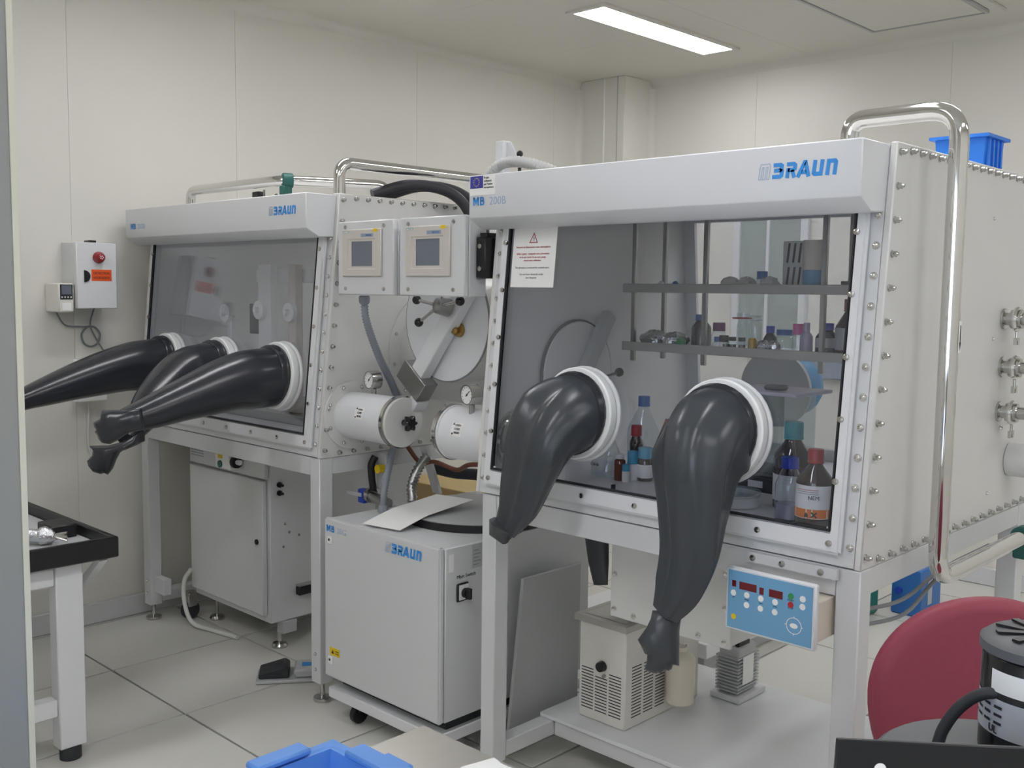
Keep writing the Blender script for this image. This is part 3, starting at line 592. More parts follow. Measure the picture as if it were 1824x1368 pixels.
# ================================================================== STEEL RAILS
def rail(name, pts, label, r=.0235, clamps=()):
    t = thing(name, label, 'rail', pts[0]); MB().tube(rounded(pts, .075, 8), r, 20).obj('pipe', 'chrome', t)
    for (p, d) in clamps:
        p = Vector(p); d = Vector(d); MB().cyl(p - d * .022, p + d * .022, r + .009, 20).obj('clamp', 'teal', t, bevel=.004); MB().box(p.x - .018, p.x + .018, p.y - .03, p.y + .012, p.z - .06, p.z - r).obj('clamp_foot', 'teal', t, bevel=.004)
    return t
rR = rail('steel_rail', [(-1.19, 2.45, 1.927), (-1.19, 2.45, 2.012), (-.920, 2.45, 2.012), (-.920, 2.45, .895), (-.920, 3.42, .895)], 'tall polished steel pipe rail at right side of right glovebox', .022, [((-.920, 3.08, .895), (0, 1, 0))])
st_ = MB(sm(-.8975, 2.455, 1.48)).box(-.008, .008, -.035, .04, 0, .0006).obj('arrow_sticker', 'white', rR)
B = MB(sm(-.8966, 2.457, 1.48)); B.add([(-.004, .03, 0), (-.004, -.01, 0), (-.007, -.01, 0), (0.0, -.032, 0), (.005, -.01, 0), (.002, -.01, 0), (.002, .03, 0)], [(0, 1, 5, 6), (2, 3, 4)]); B.obj('arrow', 'ink', rR)
rail('steel_rail', [(-.920, 3.42, 1.0), (-1.4, 3.42, 1.0)], 'short steel pipe behind the lower corner of right glovebox', .016)
rail('steel_rail', [(-4.32, 2.37, 1.927), (-4.32, 2.37, 2.012), (-3.58, 2.37, 2.012), (-3.40, 2.76, 2.012), (-3.39, 2.80, 1.927)], 'steel pipe rail with green clamp on roof of left glovebox', .0215, [((-3.575, 2.392, 2.012), (.42, .9, 0))])
rail('steel_rail', [(-3.135, 2.325, 1.93), (-3.135, 2.325, 2.045), (-3.135, 3.15, 2.045), (-3.135, 3.15, 1.93)], 'steel pipe rail above the bolted side of left glovebox', .0225)
t = thing('roof_valve', 'small black valve with steel pipes on roof of left glovebox', 'valve', (-3.85, 2.42, 1.927))
MB().box(-3.87, -3.82, 2.41, 2.44, 1.96, 1.985).obj('body', 'black', t, bevel=.003); MB().cyl((-3.885, 2.425, 1.927), (-3.885, 2.425, 1.985), .006, 8).obj('tube', 'steel', t); MB().cyl((-3.80, 2.425, 1.927), (-3.80, 2.425, 1.99), .005, 8).obj('tube', 'steel', t)
MB().cyl((-3.70, 2.42, 1.926), (-3.70, 2.42, 1.955), .012, 10).obj('stud', 'plate', t); MB().sphere((-3.70, 2.42, 1.96), .009, 8).obj('stud_knob', 'dark', t)
bn_ = thing('storage_bin', 'bright blue plastic bin on roof of right glovebox', 'bin', (-1.12, 3.03, 1.927))
def openbox(B, x0, x1, y0, y1, z0, z1, w, tap=.0):
    o0 = [(x0 + tap, y0 + tap), (x1 - tap, y0 + tap), (x1 - tap, y1 - tap), (x0 + tap, y1 - tap)]; o1 = [(x0, y0), (x1, y0), (x1, y1), (x0, y1)]
    i1 = [(x0 + w, y0 + w), (x1 - w, y0 + w), (x1 - w, y1 - w), (x0 + w, y1 - w)]; i0 = [(x0 + w + tap, y0 + w + tap), (x1 - w - tap, y0 + w + tap), (x1 - w - tap, y1 - w - tap), (x0 + w + tap, y1 - w - tap)]
    B.loft([[(a, b, z0) for a, b in o0], [(a, b, z1) for a, b in o1], [(a, b, z1) for a, b in i1], [(a, b, z0 + w) for a, b in i0]])
B = MB(); openbox(B, -1.195, -1.055, 3.0, 3.15, 1.927, 2.03, .004, .006); B.obj('body', 'bin_blue', bn_)
B = MB(plane_M((0, 0, 2.023), (1, 0, 0), (0, 1, 0))); B.frame(-1.208, -1.042, 2.987, 3.163, -1.195, -1.055, 3.0, 3.15, 0, .009); B.obj('rim', 'bin_blue', bn_)
for k in range(4): MB().box(-1.058, -1.050, 3.02 + k * .032, 3.032 + k * .032, 1.94, 2.022).obj('rib', 'bin_blue', bn_)

# ================================================================== PURIFIER CABINET between the boxes
CB = thing('purifier_cabinet', 'pale grey cabinet on castors with blue lettering, between the gloveboxes', 'cabinet', (-2.7, 2.5, 0))
cx0, cx1 = -3.012, -2.385
MB().box(cx0, cx1, 2.186, 2.92, .155, .742).obj('body', 'paint2', CB, bevel=.004); dr = MB().box(cx0, cx1, 2.16, 2.184, .155, .748).obj('door', 'paint2', CB, bevel=.006, seg=2)
MB().box(cx0 + .015, cx1 - .01, 2.165, 2.9, .075, .115).obj('base_frame', 'paint', CB, bevel=.004)
MB().box(cx0 + .03, cx1 - .03, 2.22, 2.86, .115, .155).obj('plinth', 'dark', CB)
for x in (cx0 + .14, cx1 - .08):
    for y in (2.21, 2.84):
        q = MB().cyl((x - .012, y, .0365), (x + .012, y, .0365), .036, 16).obj('castor_wheel', 'black', CB, bevel=.003); MB().box(x - .018, x + .018, y - .012, y + .03, .045, .076).obj('castor_fork', 'dark', q)
mb_letters(dr, fm(-2.995, 2.1594, .70), .024); text('20G', .032, 'logo_line', dr, fm(-2.935, 2.1596, .70), bold=-.0004); logo(dr, fm(-2.66, 2.1594, .688), .034)
for z in (.672, .225):
    MB().box(-2.985, -2.962, 2.154, 2.1597, z - .016, z + .012).obj('lock', 'white', dr, bevel=.002); MB().lathe([(.005, 0), (.005, .001), (0, .001)], (-2.974, 2.154, z), (0, -1, 0), 10).obj('lock_core', 'ink', dr)
MB().box(-2.978, -2.92, 2.1585, 2.1598, .243, .272).obj('warning_label', 'yellow', dr); B = MB(fm(-2.968, 2.158, .25)); B.add([(0, 0, 0), (.016, 0, 0), (.008, .015, 0)], [(0, 1, 2)]); B.obj('warning_mark', 'ink', dr)
for k in range(2): MB().box(-2.945, -2.924, 2.1578, 2.1584, .252 + k * .008, .2545 + k * .008).obj('warning_text', 'ink', dr)
text('Main Switch', .017, 'ink', CB, sm(-2.3847, 2.236, .632), wid=.085)
sw = MB().box(-2.385, -2.377, 2.232, 2.287, .555, .617).obj('switch_plate', 'black', CB, bevel=.004); MB().box(-2.377, -2.3735, 2.240, 2.280, .562, .612).obj('switch_face', 'white', CB)
B = MB().lathe([(.017, 0), (.015, .012), (0, .0125)], (-2.3735, 2.262, .585), (1, 0, 0), 16); B.box(-2.366, -2.343, 2.255, 2.269, .567, .603); B.obj('switch_knob', 'black', CB, bevel=.002)
MB().box(-2.385, -2.3838, 2.20, 2.222, .66, .72).obj('tag_label', 'white', CB); MB().box(-2.385, -2.3838, 2.305, 2.35, .655, .735).obj('rating_plate', 'paint_grey', CB); 
for k in range(5): MB().box(-2.3839, -2.3834, 2.31, 2.335 + .01 * (k % 2), .665 + k * .012, .668 + k * .012).obj('rating_text', 'ink_soft', CB)
MB().lathe([(.0, .0), (.27, 0), (.27, .028), (.262, .030), (0, .031)], (-2.66, 2.60, .7425), (0, 0, 1), 48).obj('cover_disc', 'paint_grey', CB)
MB().lathe([(.262, 0), (.278, 0), (.278, .026), (.27, .0265)], (-2.66, 2.60, .7425), (0, 0, 1), 48).obj('cover_rim', 'black', CB)
B = MB(); rg = []
for i in range(9):
    u = i / 8; y = 2.19 + .36 * u; z = .750 + (.03 + .035 * max(0, u - .3)) * min(1, u * 3); x = -2.74 - .02 * u
    rg.append([(x - .085 + .01 * u, y, z), (x + .085 + .01 * u, y + .03, z), (x + .085 + .01 * u, y + .03, z + .0012), (x - .085 + .01 * u, y, z + .0012)])
B.loft(rg); B.obj('paper_sheet', 'paper', label='white sheet of paper lying across the cabinet top', cat='paper')
LB = MB().prism([(2.40, .002), (2.765, .002), (2.775, .60), (2.473, .602)], -2.318, -2.304, 'x').obj('leaning_board', 'paint_grey', label='grey sheet metal board standing between the cabinet and stand leg', cat='board', bevel=.001)
# ball valve cluster
V = thing('valve_cluster', 'brass and steel ball valves with black and blue handles between the boxes', 'valve', (-3.05, 2.46, .75))
MB().box(-3.098, -3.04, 2.47, 2.485, .80, .944).obj('mount_plate', 'paint2', V, bevel=.003)
MB().tube(bez([(-3.085, 2.455, .93), (-3.09, 2.44, .90), (-3.09, 2.44, .86), (-3.085, 2.445, .80)], 6), .014, 12).obj('black_lever', 'black', V)
MB().cyl((-3.055, 2.468, .885), (-3.055, 2.44, .885), .017, 14).obj('yellow_cap', 'yellow', V)
MB().cyl((-3.10, 2.45, .77), (-3.0, 2.45, .755), .022, 16).obj('valve_body', 'brushed', V); MB().cyl((-3.115, 2.45, .775), (-3.10, 2.45, .775), .030, 16).obj('valve_flange', 'steel', V)
MB().box(-3.165, -3.125, 2.43, 2.46, .74, .795).obj('blue_block', 'cap_blue', V, bevel=.003); MB().box(-3.23, -3.14, 2.425, 2.432, .765, .78).obj('lever', 'paint2', V, bevel=.002)
MB().cyl((-3.07, 2.45, .745), (-3.07, 2.45, .70), .005, 8).obj('drain_tube', 'steel', V)
B = MB(); 
MB().tube(bez([(-3.099, 2.62, .96), (-3.0, 2.61, .90), (-2.9, 2.60, .915), (-2.8, 2.62, .895), (-2.7, 2.6, .93), (-2.55, 2.62, .94), (-2.271, 2.62, .97)], 8), .009, 10).obj('copper_pipe', 'copper', label='copper pipe running between the boxes below the antechambers', cat='pipe')
MB().tube(bez([(-3.04, 2.70, .865), (-2.9, 2.70, .86), (-2.7, 2.70, .87), (-2.45, 2.68, .83), (-2.36, 2.66, .80)], 8), .022, 12).obj('insulated_pipe', 'dark', label='dark insulated pipe running between the boxes above the cabinet', cat='pipe')
t = thing('pump_elbow', 'dark grey pump body standing behind the cabinet top, by the right glovebox', 'pump', (-2.46, 2.61, .774))
MB().cyl((-2.46, 2.61, .774), (-2.46, 2.61, .90), .035, 18).obj('body', 'dark', t); MB().cyl((-2.46, 2.575, .83), (-2.46, 2.565, .83), .04, 18).obj('face', 'black', t)
MB().box(-4.3, -3.70, 3.6, 4.0, .001, .53).obj('wooden_crate', 'wood', label='light wooden box on the floor behind the gloveboxes', cat='box', bevel=.004)
MB().prism([(-2.98, .775), (-2.94, .775), (-3.02, .95), (-3.06, .95)], 2.66, 2.675, 'y').obj('strut', 'paint2', label='slanted white metal strut behind the ribbed conduit', cat='strut')

# ================================================================== CABINET UNDER THE LEFT BOX
LC = thing('under_cabinet', 'grey equipment cabinet with door under the three-glove glovebox', 'cabinet', (-4.02, 2.7, 0))
lx0, lx1 = -4.34, -3.70
MB().box(lx0, lx1, 2.375, 3.20, .13, .873).obj('body', 'paint2', LC, bevel=.004)
d2 = MB().box(lx0 + .004, lx1 - .02, 2.35, 2.373, .165, .755).obj('door', 'paint2', LC, bevel=.004); MB().box(lx0 + .004, lx1 - .004, 2.352, 2.373, .765, .87).obj('top_panel', 'paint2', LC, bevel=.003)
for k in range(5): MB().box(lx0 + .02, lx0 + .13, 2.3505, 2.3518, .80 + k * .012, .804 + k * .012).obj('vent_slot', 'bluegrey', LC)
MB().cyl((-3.765, 2.351, .485), (-3.765, 2.345, .485), .012, 14).obj('keyhole', 'black', d2)
MB().box(-4.02, -3.90, 2.30, 2.351, .785, .865).obj('switch_box', 'white', LC, bevel=.006)
MB().box(-3.99, -3.955, 2.2985, 2.2998, .83, .852).obj('switch_label', 'yellow', LC); MB().cyl((-3.972, 2.2998, .805), (-3.972, 2.294, .805), .016, 14).obj('switch_button', 'teal', LC)
MB().lathe([(.028, 0), (.028, .018), (.0, .019)], (-3.90, 2.33, .82), (1, 0, 0), 16).obj('rotary_switch', 'black', LC); MB().cyl((-3.881, 2.33, .82), (-3.86, 2.33, .82), .012, 10).obj('rotary_stub', 'white', LC)
for z in (.735, .699): MB().lathe([(.012, 0), (.012, .01), (.006, .012), (.006, .03), (0, .031)], (lx1, 2.42, z), (1, 0, 0), 12).obj('hose_port', 'black', LC)
MB().box(lx1, lx1 + .03, 2.50, 2.66, .235, .275).obj('pull_handle', 'black', LC, bevel=.004); MB().box(lx1, lx1 + .032, 2.50, 2.66, .276, .282).obj('handle_lip', 'steel', LC)
for y, z in ((2.45, .56), (2.47, .52), (2.52, .50), (2.44, .46)): inst('screw', SCREW, LC, (lx1, y, z), axrot((1, 0, 0)), 1.2)
for x in (lx0 + .06, lx1 - .05):
    for y in (2.45, 3.1): MB().lathe([(.034, 0), (.036, .008), (.03, .018), (.009, .022), (.009, .13)], (x, y, .001), (0, 0, 1), 16).obj('foot', 'steel', LC)
MB().box(-3.74, -3.69, 2.43, 2.50, .075, .128).obj('foot_block', 'paint_grey', LC, bevel=.002)
MB().tube(bez([(-4.30, 2.33, .26), (-4.33, 2.31, .20), (-4.31, 2.30, .10), (-4.24, 2.30, .025), (-4.12, 2.33, .012), (-3.95, 2.36, .012)], 8), .010, 10).obj('clear_hose', 'cable_w', label='pale flexible tube drooping to the floor beside the grey cabinet', cat='hose')
t = thing('foot_pedal', 'grey foot pedal switch on the floor beside the stand leg', 'foot pedal', (-3.42, 2.30, 0))
M = plane_M((-3.42, 2.28, .001), (.8, -.6, 0), (.6, .8, 0))
MB(M).box(-.075, .075, -.13, .13, 0, .014).obj('base', 'paint_grey', t, bevel=.004); MB(M).prism([(-.12, .0145), (.0, .0145), (.0, .05), (-.02, .062), (-.12, .035)], -.055, .055, 'x').obj('pedal', 'dark', t, bevel=.004); MB(M).box(-.06, .06, .02, .12, .0145, .05).obj('housing', 'paint_grey', t, bevel=.008); MB(M).box(-.02, .02, .05, .09, .0502, .0507).obj('emblem', 'logo_blue', t)

t = thing('inner_flange', 'polished steel airlock flange low on the inner left wall of right glovebox', 'flange', (-2.25, 2.352, 1.0))
MB().lathe([(.05, 0), (.10, 0), (.10, .012), (.09, .014), (.09, .05), (.096, .052), (.096, .062), (0, .063)], (-2.2505, 2.37, 1.10), (1, 0, 0), 36).obj('flange', 'chrome', t)

# ================================================================== INSIDE THE RIGHT BOX
SR = thing('shelf_rack', 'two-tier steel shelf rack inside right glovebox', 'shelf', (-1.76, 2.93, 1.38))
for z in (1.385, 1.585):
    sb = MB().box(-2.18, -1.345, 2.83, 3.04, z, z + .004).obj('shelf_board', 'tray', SR)
    MB().box(-2.18, -1.345, 2.822, 2.83, z - .008, z + .022).obj('front_lip', 'tray', sb, bevel=.002)
for x in (-2.15, -1.861, -1.445): MB().box(x - .008, x + .008, 2.842, 2.858, 1.34, 1.903).obj('post', 'brushed', SR, bevel=.002)
for x in (-2.15, -1.445): MB().box(x - .008, x + .008, 3.02, 3.036, 1.34, 1.903).obj('post', 'brushed', SR, bevel=.002)
def bottle(label, x, y, z, r, h, cap, body, capr=.55, caph=.18, neck=.5, shoulder=.62, lab=None, labz=(.12, .45), liquid=None, name='bottle', cat='bottle', group=None):
    t = thing(name, label, cat, (x, y, z), group=group); c = (x, y, z + .0006); nr = r * neck
    hb = h * (1 - caph)
    MB().lathe([(0, 0), (r * .93, 0), (r, h * .02), (r, h * shoulder), (r * .94, h * (shoulder + .05)), (nr * 1.15, hb - h * .05), (nr, hb - h * .02), (nr, hb)], c, (0, 0, 1), 22).obj('body', body, t)
    if cap:
        cr = r * capr; MB().lathe([(cr, hb - h * .015), (cr, h - .002), (cr * .94, h), (0, h)], c, (0, 0, 1), 20).obj('cap', cap, t)
        MB().lathe([(cr * 1.03, hb - h * .015), (cr * 1.03, hb + h * .01), (cr, hb + h * .012)], c, (0, 0, 1), 20).obj('cap_ring', cap, t)
    if lab: MB().lathe([(r, h * labz[0]), (r * 1.012, h * labz[0]), (r * 1.012, h * labz[1]), (r, h * labz[1])], c, (0, 0, 1), 22).obj('paper_label', lab, t)
    if liquid: MB().lathe([(0, .003), (r * .9, .003), (r * .9, h * liquid[1]), (0, h * liquid[1])], c, (0, 0, 1), 18).obj('contents', liquid[0], t)
    return t
Z0 = .985
b1 = bottle('dark bottle with red cap, orange hazard label reading NEM, at window corner', -1.215, 2.39, Z0, .047, .20, 'cap_red', 'amber', .42, .16, .36, .58, 'paper', (.14, .56))
def wrap(t, cx, cy, r, a0, a1, z0, z1, m, nm, n=6):
    vs = []; fs = []
    for i in range(n + 1):
        a = a0 + (a1 - a0) * i / n; p = (cx + r * math.cos(a), cy + r * math.sin(a)); vs += [(p[0], p[1], z0), (p[0], p[1], z1)]
        if i: fs.append((2 * i - 2, 2 * i, 2 * i + 1, 2 * i - 1))
    return MB().add(vs, fs).obj(nm, m, t)
wrap(b1, -1.215, 2.39, .0482, -2.5, -.2, Z0 + .030, Z0 + .053, 'orange2', 'hazard_strip')
an = -1.15; p = Vector((-1.215 + .0488 * math.cos(an), 2.39 + .0488 * math.sin(an), Z0 + .078)); xd = Vector((-math.sin(an), math.cos(an), 0))
text('NEM', .014, 'ink', b1, plane_M(p - xd * .014, xd, (0, 0, 1)))
for k in range(3): wrap(b1, -1.215, 2.39, .0482, -2.1, -.9, Z0 + .101 - k * .005, Z0 + .1025 - k * .005, 'ink_red' if k == 0 else 'ink_soft', 'label_print')
B = MB(plane_M(p - xd * .004 - Vector((0, 0, .045)), xd, (0, 0, 1))); strokes(B, [[(0, 0), (.013, .013)], [(0, .013), (.013, 0)]], .004); B.obj('hazard_cross', 'ink', b1)
B = MB(plane_M(p - xd * .021 - Vector((0, 0, .045)), xd, (0, 0, 1))); B.add([(0, 0, 0), (.009, 0, 0), (.009, .006, 0), (.004, .013, 0), (.0, .006, 0)], [(0, 1, 2, 3, 4)]); B.obj('hazard_flame', 'ink', b1)
bottle('clear glass bottle with bright blue cap, beside the red-capped bottle', -1.305, 2.425, Z0, .037, .165, 'cap_blue', 'bottle_glass', .62, .16, .5, .55, liquid=('lavender', .25))
bottle('large brown bottle with teal cap behind the blue-capped bottle', -1.37, 2.56, Z0, .052, .24, 'cap_teal', 'amber', .50, .18, .42, .60, 'paper', (.1, .40))
bottle('clear bottle with black cap, half hidden by the window frame', -1.30, 2.78, Z0, .04, .20, 'black', 'bottle_glass', .5, .12, .4, .5)
bottle('brown bottle with pale label, half hidden by the hanging glove', -1.87, 2.68, Z0, .045, .20, None, 'amber_light', .5, .05, .32, .52, 'paper', (.28, .55))
bottle('tall clear round bottle with blue cap behind the small bottles', -2.06, 2.80, Z0, .055, .24, 'cap_blue2', 'bottle_glass', .36, .13, .32, .52)
bottle('little amber vial with white cap', -1.95, 2.53, Z0, .018, .083, 'white', 'amber_light', .72, .16, .6, .72)
bottle('slim cyan-capped vial between the amber vial and dark bottle', -1.926, 2.565, Z0, .017, .092, 'cap_cyan', 'white', 1.0, .42, .8, .5)
bottle('small cyan vial with white label in front', -1.918, 2.52, Z0, .0125, .055, 'cap_cyan', 'paper', 1.0, .35, .8, .55)
bottle('small dark bottle with cyan cap and red-printed label', -1.892, 2.585, Z0, .025, .105, 'cap_cyan', 'amber', .92, .30, .7, .60, 'paper', (.1, .5))
bottle('dark bottle with red cap behind the cyan-capped bottles', -1.985, 2.66, Z0, .022, .16, 'cap_red', 'amber', .8, .2, .6, .62)
fk = thing('glass_flask', 'clear glass flask with hand-written label beside the left glove ring', 'flask', (-2.04, 2.58, Z0)); MB().lathe([(0, 0), (.05, 0), (.054, .006), (.05, .05), (.03, .10), (.02, .12), (.022, .13)], (-2.04, 2.58, Z0 + .0006), (0, 0, 1), 24).obj('body', 'bottle_glass', fk)
text('C6H6', .014, 'ink', fk, fm(-2.065, 2.525, Z0 + .035)); 
t = thing('petri_dish', 'wide shallow glass dish on the worktop behind the hanging glove', 'dish', (-1.50, 2.47, Z0)); MB().lathe([(0, 0), (.068, 0), (.072, .004), (.072, .036), (.069, .036), (.069, .006), (0, .006)], (-1.50, 2.47, Z0 + .0006), (0, 0, 1), 32).obj('dish', 'ring', t); MB().lathe([(0, .03), (.075, .03), (.075, .042), (0, .043)], (-1.50, 2.47, Z0 + .0006), (0, 0, 1), 32).obj('lid', 'box_glass', t)
t = thing('analytical_balance', 'laboratory balance with glass draught shield, behind right glove ring', 'balance', (-1.60, 2.80, Z0))
MB().box(-1.70, -1.48, 2.68, 2.93, Z0 + .0006, Z0 + .05).obj('base', 'dark', t, bevel=.006); MB().box(-1.58, -1.53, 2.6795, 2.6799, Z0 + .015, Z0 + .035).obj('display', 'label_grey', t)
for (a, b, c, d) in ((-1.69, -1.687, 2.72, 2.92), (-1.493, -1.49, 2.72, 2.92), (-1.687, -1.493, 2.72, 2.723), (-1.687, -1.493, 2.917, 2.92)): MB().box(a, b, c, d, Z0 + .051, Z0 + .29).obj('glass_pane', 'box_glass', t)
MB().box(-1.695, -1.44, 2.70, 2.925, Z0 + .291, Z0 + .302).obj('top_frame', 'lavender', t, bevel=.003); MB().box(-1.58, -1.52, 2.75, 2.80, Z0 + .303, Z0 + .318).obj('handle', 'motor_grey', t, bevel=.006)
t = thing('tweezers', 'small dark spatula lying on the worktop by the front frame', 'spatula', (-1.80, 2.33, Z0)); MB().box(-1.82, -1.79, 2.33, 2.338, Z0 + .0006, Z0 + .012).obj('blade', 'dark', t, bevel=.002); MB().box(-1.825, -1.818, 2.328, 2.34, Z0 + .0008, Z0 + .03).obj('tip', 'dark', t)
# rear glove port with blue bag
t = thing('rear_port', 'grey glove port ring with blue bag on the rear window', 'glove port', (-1.86, 3.33, 1.1)); MB().lathe([(.10, 0), (.138, 0), (.14, .02), (.10, .022)], (-1.86, 3.338, 1.235), (0, -1, -.0965), 36).obj('ring', 'paint_grey', t); MB().sphere((-1.86, 3.46, 1.235), .11, 20, (1, .9, 1)).obj('bag', 'bag_blue', t)
# shelf contents
L, U = 1.389, 1.589
def lump(name, label, x, y, z, rx, ry, rz, m, cat, seed, group=None):
    rnd = random.Random(seed); B = MB().sphere((x, y, z + rz * .93), 1, 16, (rx, ry, rz)); c = Vector((x, y, z + rz * .93))
    for i, v in enumerate(B.v):
        k = 1 + rnd.uniform(-.14, .14); q = c + (v - c) * k; q.z = max(q.z, z + .0006); B.v[i] = q
    return B.obj(name, m, label=label, cat=cat, group=group, ang=20)
lump('plastic_bag', 'crumpled clear plastic bag at left end of lower shelf', -2.10, 2.91, L, .05, .05, .03, 'foil', 'bag', 1)
lump('plastic_bag', 'crumpled silvery bag beside the dark blue bottle on lower shelf', -2.01, 2.90, L, .045, .05, .028, 'foil', 'bag', 2)
lump('stopper', 'small green stopper on the lower shelf', -1.965, 2.87, L, .016, .016, .02, 'green', 'stopper', 3)
bottle('dark blue bottle with blue cap by the middle shelf post', -1.945, 2.96, L, .034, .115, 'cap_blue2', 'amber_blue', .6, .16, .5, .6)
bottle('jar with purple cap right of the dark blue bottle', -1.868, 2.95, L, .026, .09, 'cap_purple', 'bottle_glass', .8, .30, .7, .5)
bottle('low jar with flat blue lid in front of the purple cap', -1.832, 2.895, L, .022, .045, 'cap_blue2', 'bottle_glass', .75, .35, .6, .5, name='jar', cat='jar')
bottle('small vial with dark blue cap and white label on lower shelf', -1.798, 2.87, L, .016, .052, 'amber_blue', 'paper', .95, .4, .8, .55, name='vial', cat='vial')
t = thing('clamp_jar', 'clear glass jar with red spring clip on lower shelf', 'jar', (-1.775, 2.95, L)); MB().lathe([(0, 0), (.022, 0), (.022, .085), (.018, .095), (.018, .105), (.024, .107), (.024, .125), (0, .126)], (-1.775, 2.95, L + .0006), (0, 0, 1), 20).obj('glass', 'bottle_glass', t)
MB().tube([(-1.775 + (.026 + .012 * max(0, -math.cos(a))) * math.cos(a), 2.95 + .026 * math.sin(a), L + .108) for a in [2 * PI * k / 20 for k in range(20)]], .0025, 6, closed=True).obj('clip', 'red', t)
bottle('tall clear glass tube with flat top next to clip jar', -1.725, 2.94, L, .023, .118, 'bottle_glass', 'bottle_glass', .95, .12, .8, .75)
for k, (x, m, lb) in enumerate(((-1.787, 'dark_liquid', 'leftmost of three dark-filled vials in front of the clip jar'), (-1.762, 'dark_liquid', 'middle one of three dark-filled vials in front of the clip jar'), (-1.728, 'dark_liquid', 'rightmost of three dark-filled vials, below the glass tube'))):
    bottle(lb, x, 2.865, L, .0125, .048, 'dark', 'bottle_glass', .9, .25, .7, .6, liquid=(m, .5), name='vial', cat='vial', group='dark-filled vials')
bottle('vial filled with yellow liquid on lower shelf', -1.69, 2.865, L, .0135, .05, None, 'yellow_liquid', .9, .05, .7, .8, name='vial', cat='vial')
bottle('small amber bottle with blue cap behind the yellow vial', -1.675, 2.95, L, .022, .085, 'cap_blue', 'amber_blue', .62, .25, .5, .5)
bottle('squat jar with flat blue lid behind the foil balls', -1.625, 2.95, L, .034, .075, 'cap_blue2', 'bottle_glass', .75, .22, .6, .6, name='jar', cat='jar')
for k, (x, y) in enumerate(((-1.655, 2.87), (-1.612, 2.865))): lump('foil_ball', ['left', 'right'][k] + ' one of two crumpled foil lumps on lower shelf', x, y, L, .022, .02, .022, 'foil', 'foil', 8 + k, 'foil lumps')
bottle('small bottle with pink cap on lower shelf', -1.578, 2.95, L, .02, .095, 'pink', 'bottle_glass', .8, .35, .7, .5)
bottle('white translucent squeeze bottle beside the pink cap', -1.538, 2.93, L, .02, .10, 'lavender', 'lavender', .5, .25, .45, .55)
bottle('amber bottle with blue cap behind the right shelf post', -1.475, 2.94, L, .034, .10, 'cap_blue', 'amber_blue', .6, .2, .5, .55, 'label_grey', (.25, .55))
bottle('big brown bottle with dark red cap at right end of lower shelf', -1.405, 2.955, L, .046, .175, 'cap_maroon', 'amber', .48, .2, .42, .5, 'label_grey', (.12, .5))
for k, (x, m) in enumerate(((-1.80, 'beige'), (-1.74, 'beige'), (-1.655, 'conduit_w'))): lump('glass_flask', ['beige flask lying at left of the blue-capped jar, upper shelf', 'larger beige flask lying just left of blue-capped jar, upper shelf', 'pale flask lying right of the blue-capped jar, upper shelf'][k], x, 2.90, U, .03, .03, .022, m, 'flask', 30 + k)
bottle('little jar with blue cap on the upper shelf', -1.70, 2.93, U, .018, .06, 'cap_blue2', 'white', .95, .4, .8, .5, name='jar', cat='jar')
t = thing('strip_rack', 'white rack with slanted dark strips on upper shelf', 'rack', (-1.60, 2.95, U)); MB().box(-1.635, -1.565, 2.94, 2.97, U + .0006, U + .155).obj('panel', 'conduit_w', t, bevel=.002)
for k in range(3):
    for j in range(2): MB(plane_M((-1.622 + k * .02, 2.9395, U + .012 + j * .075), (1, 0, 0), (.10, 0, 1))).box(0, .007, 0, .062, 0, .001).obj('strip', 'dark', t)
t = thing('beaker', 'beige beaker with blue lower half beside shelf post, upper shelf', 'beaker', (-1.525, 2.93, U)); MB().lathe([(0, 0), (.03, 0), (.031, .062), (0, .063)], (-1.525, 2.93, U + .0006), (0, 0, 1), 22).obj('base', 'panel_blue', t); MB().lathe([(.03, .063), (.031, .155), (.029, .155), (.028, .066), (0, .066)], (-1.525, 2.93, U + .0006), (0, 0, 1), 22).obj('upper', 'cream', t)
t = thing('small_box', 'small white box with grey top at right end of upper shelf', 'box', (-1.41, 2.93, U)); MB().box(-1.45, -1.38, 2.90, 2.96, U + .0006, U + .018).obj('tray', 'white', t, bevel=.003); MB().box(-1.425, -1.40, 2.915, 2.935, U + .0186, U + .03).obj('knob', 'motor_grey', t, bevel=.002)
for k, (x, m) in enumerate(((-2.06, 'white'), (-2.0, 'cap_blue2'))): lump('stopper', ['small white stopper on upper shelf, far left', 'small blue stopper on upper shelf, left'][k], x, 2.88, U, .012, .012, .014, m, 'stopper', 40 + k)
# ================================================================== INSIDE THE LEFT BOX
EV = thing('evaporator_frame', 'upright metal apparatus with round discs inside the left glovebox', 'apparatus', (-3.95, 2.7, Z0))
for (x, w, m) in ((-4.02, .05, 'white'), (-3.80, .028, 'cream')): MB().box(x - w, x + w, 2.56, 2.60, Z0 + .0406, 1.68).obj('column', m, EV, bevel=.003)
MB().box(-4.15, -3.68, 2.601, 2.64, 1.60, 1.66).obj('cross_bar', 'white', EV, bevel=.003)
for (x, z) in ((-4.33, 1.455), (-4.04, 1.475), (-3.80, 1.47)): MB().lathe([(.042, 0), (.042, .02), (.015, .022), (.012, .04), (0, .041)], (x, 2.559, z), (0, -1, 0), 24).obj('disc', 'white', EV)
MB().box(-4.352, -4.308, 2.56, 2.59, Z0 + .0406, 1.44).obj('column', 'paint', EV, bevel=.003)
MB().box(-4.24, -4.12, 2.62, 2.64, 1.36, 1.50).obj('screen', 'dark', EV); MB().box(-3.62, -3.54, 2.55, 2.61, 1.28, 1.50).obj('blue_case', 'cap_blue2', EV, bevel=.004)
MB().box(-4.4, -3.5, 2.5, 3.0, Z0 + .0005, Z0 + .04).obj('base', 'brushed', EV, bevel=.004)

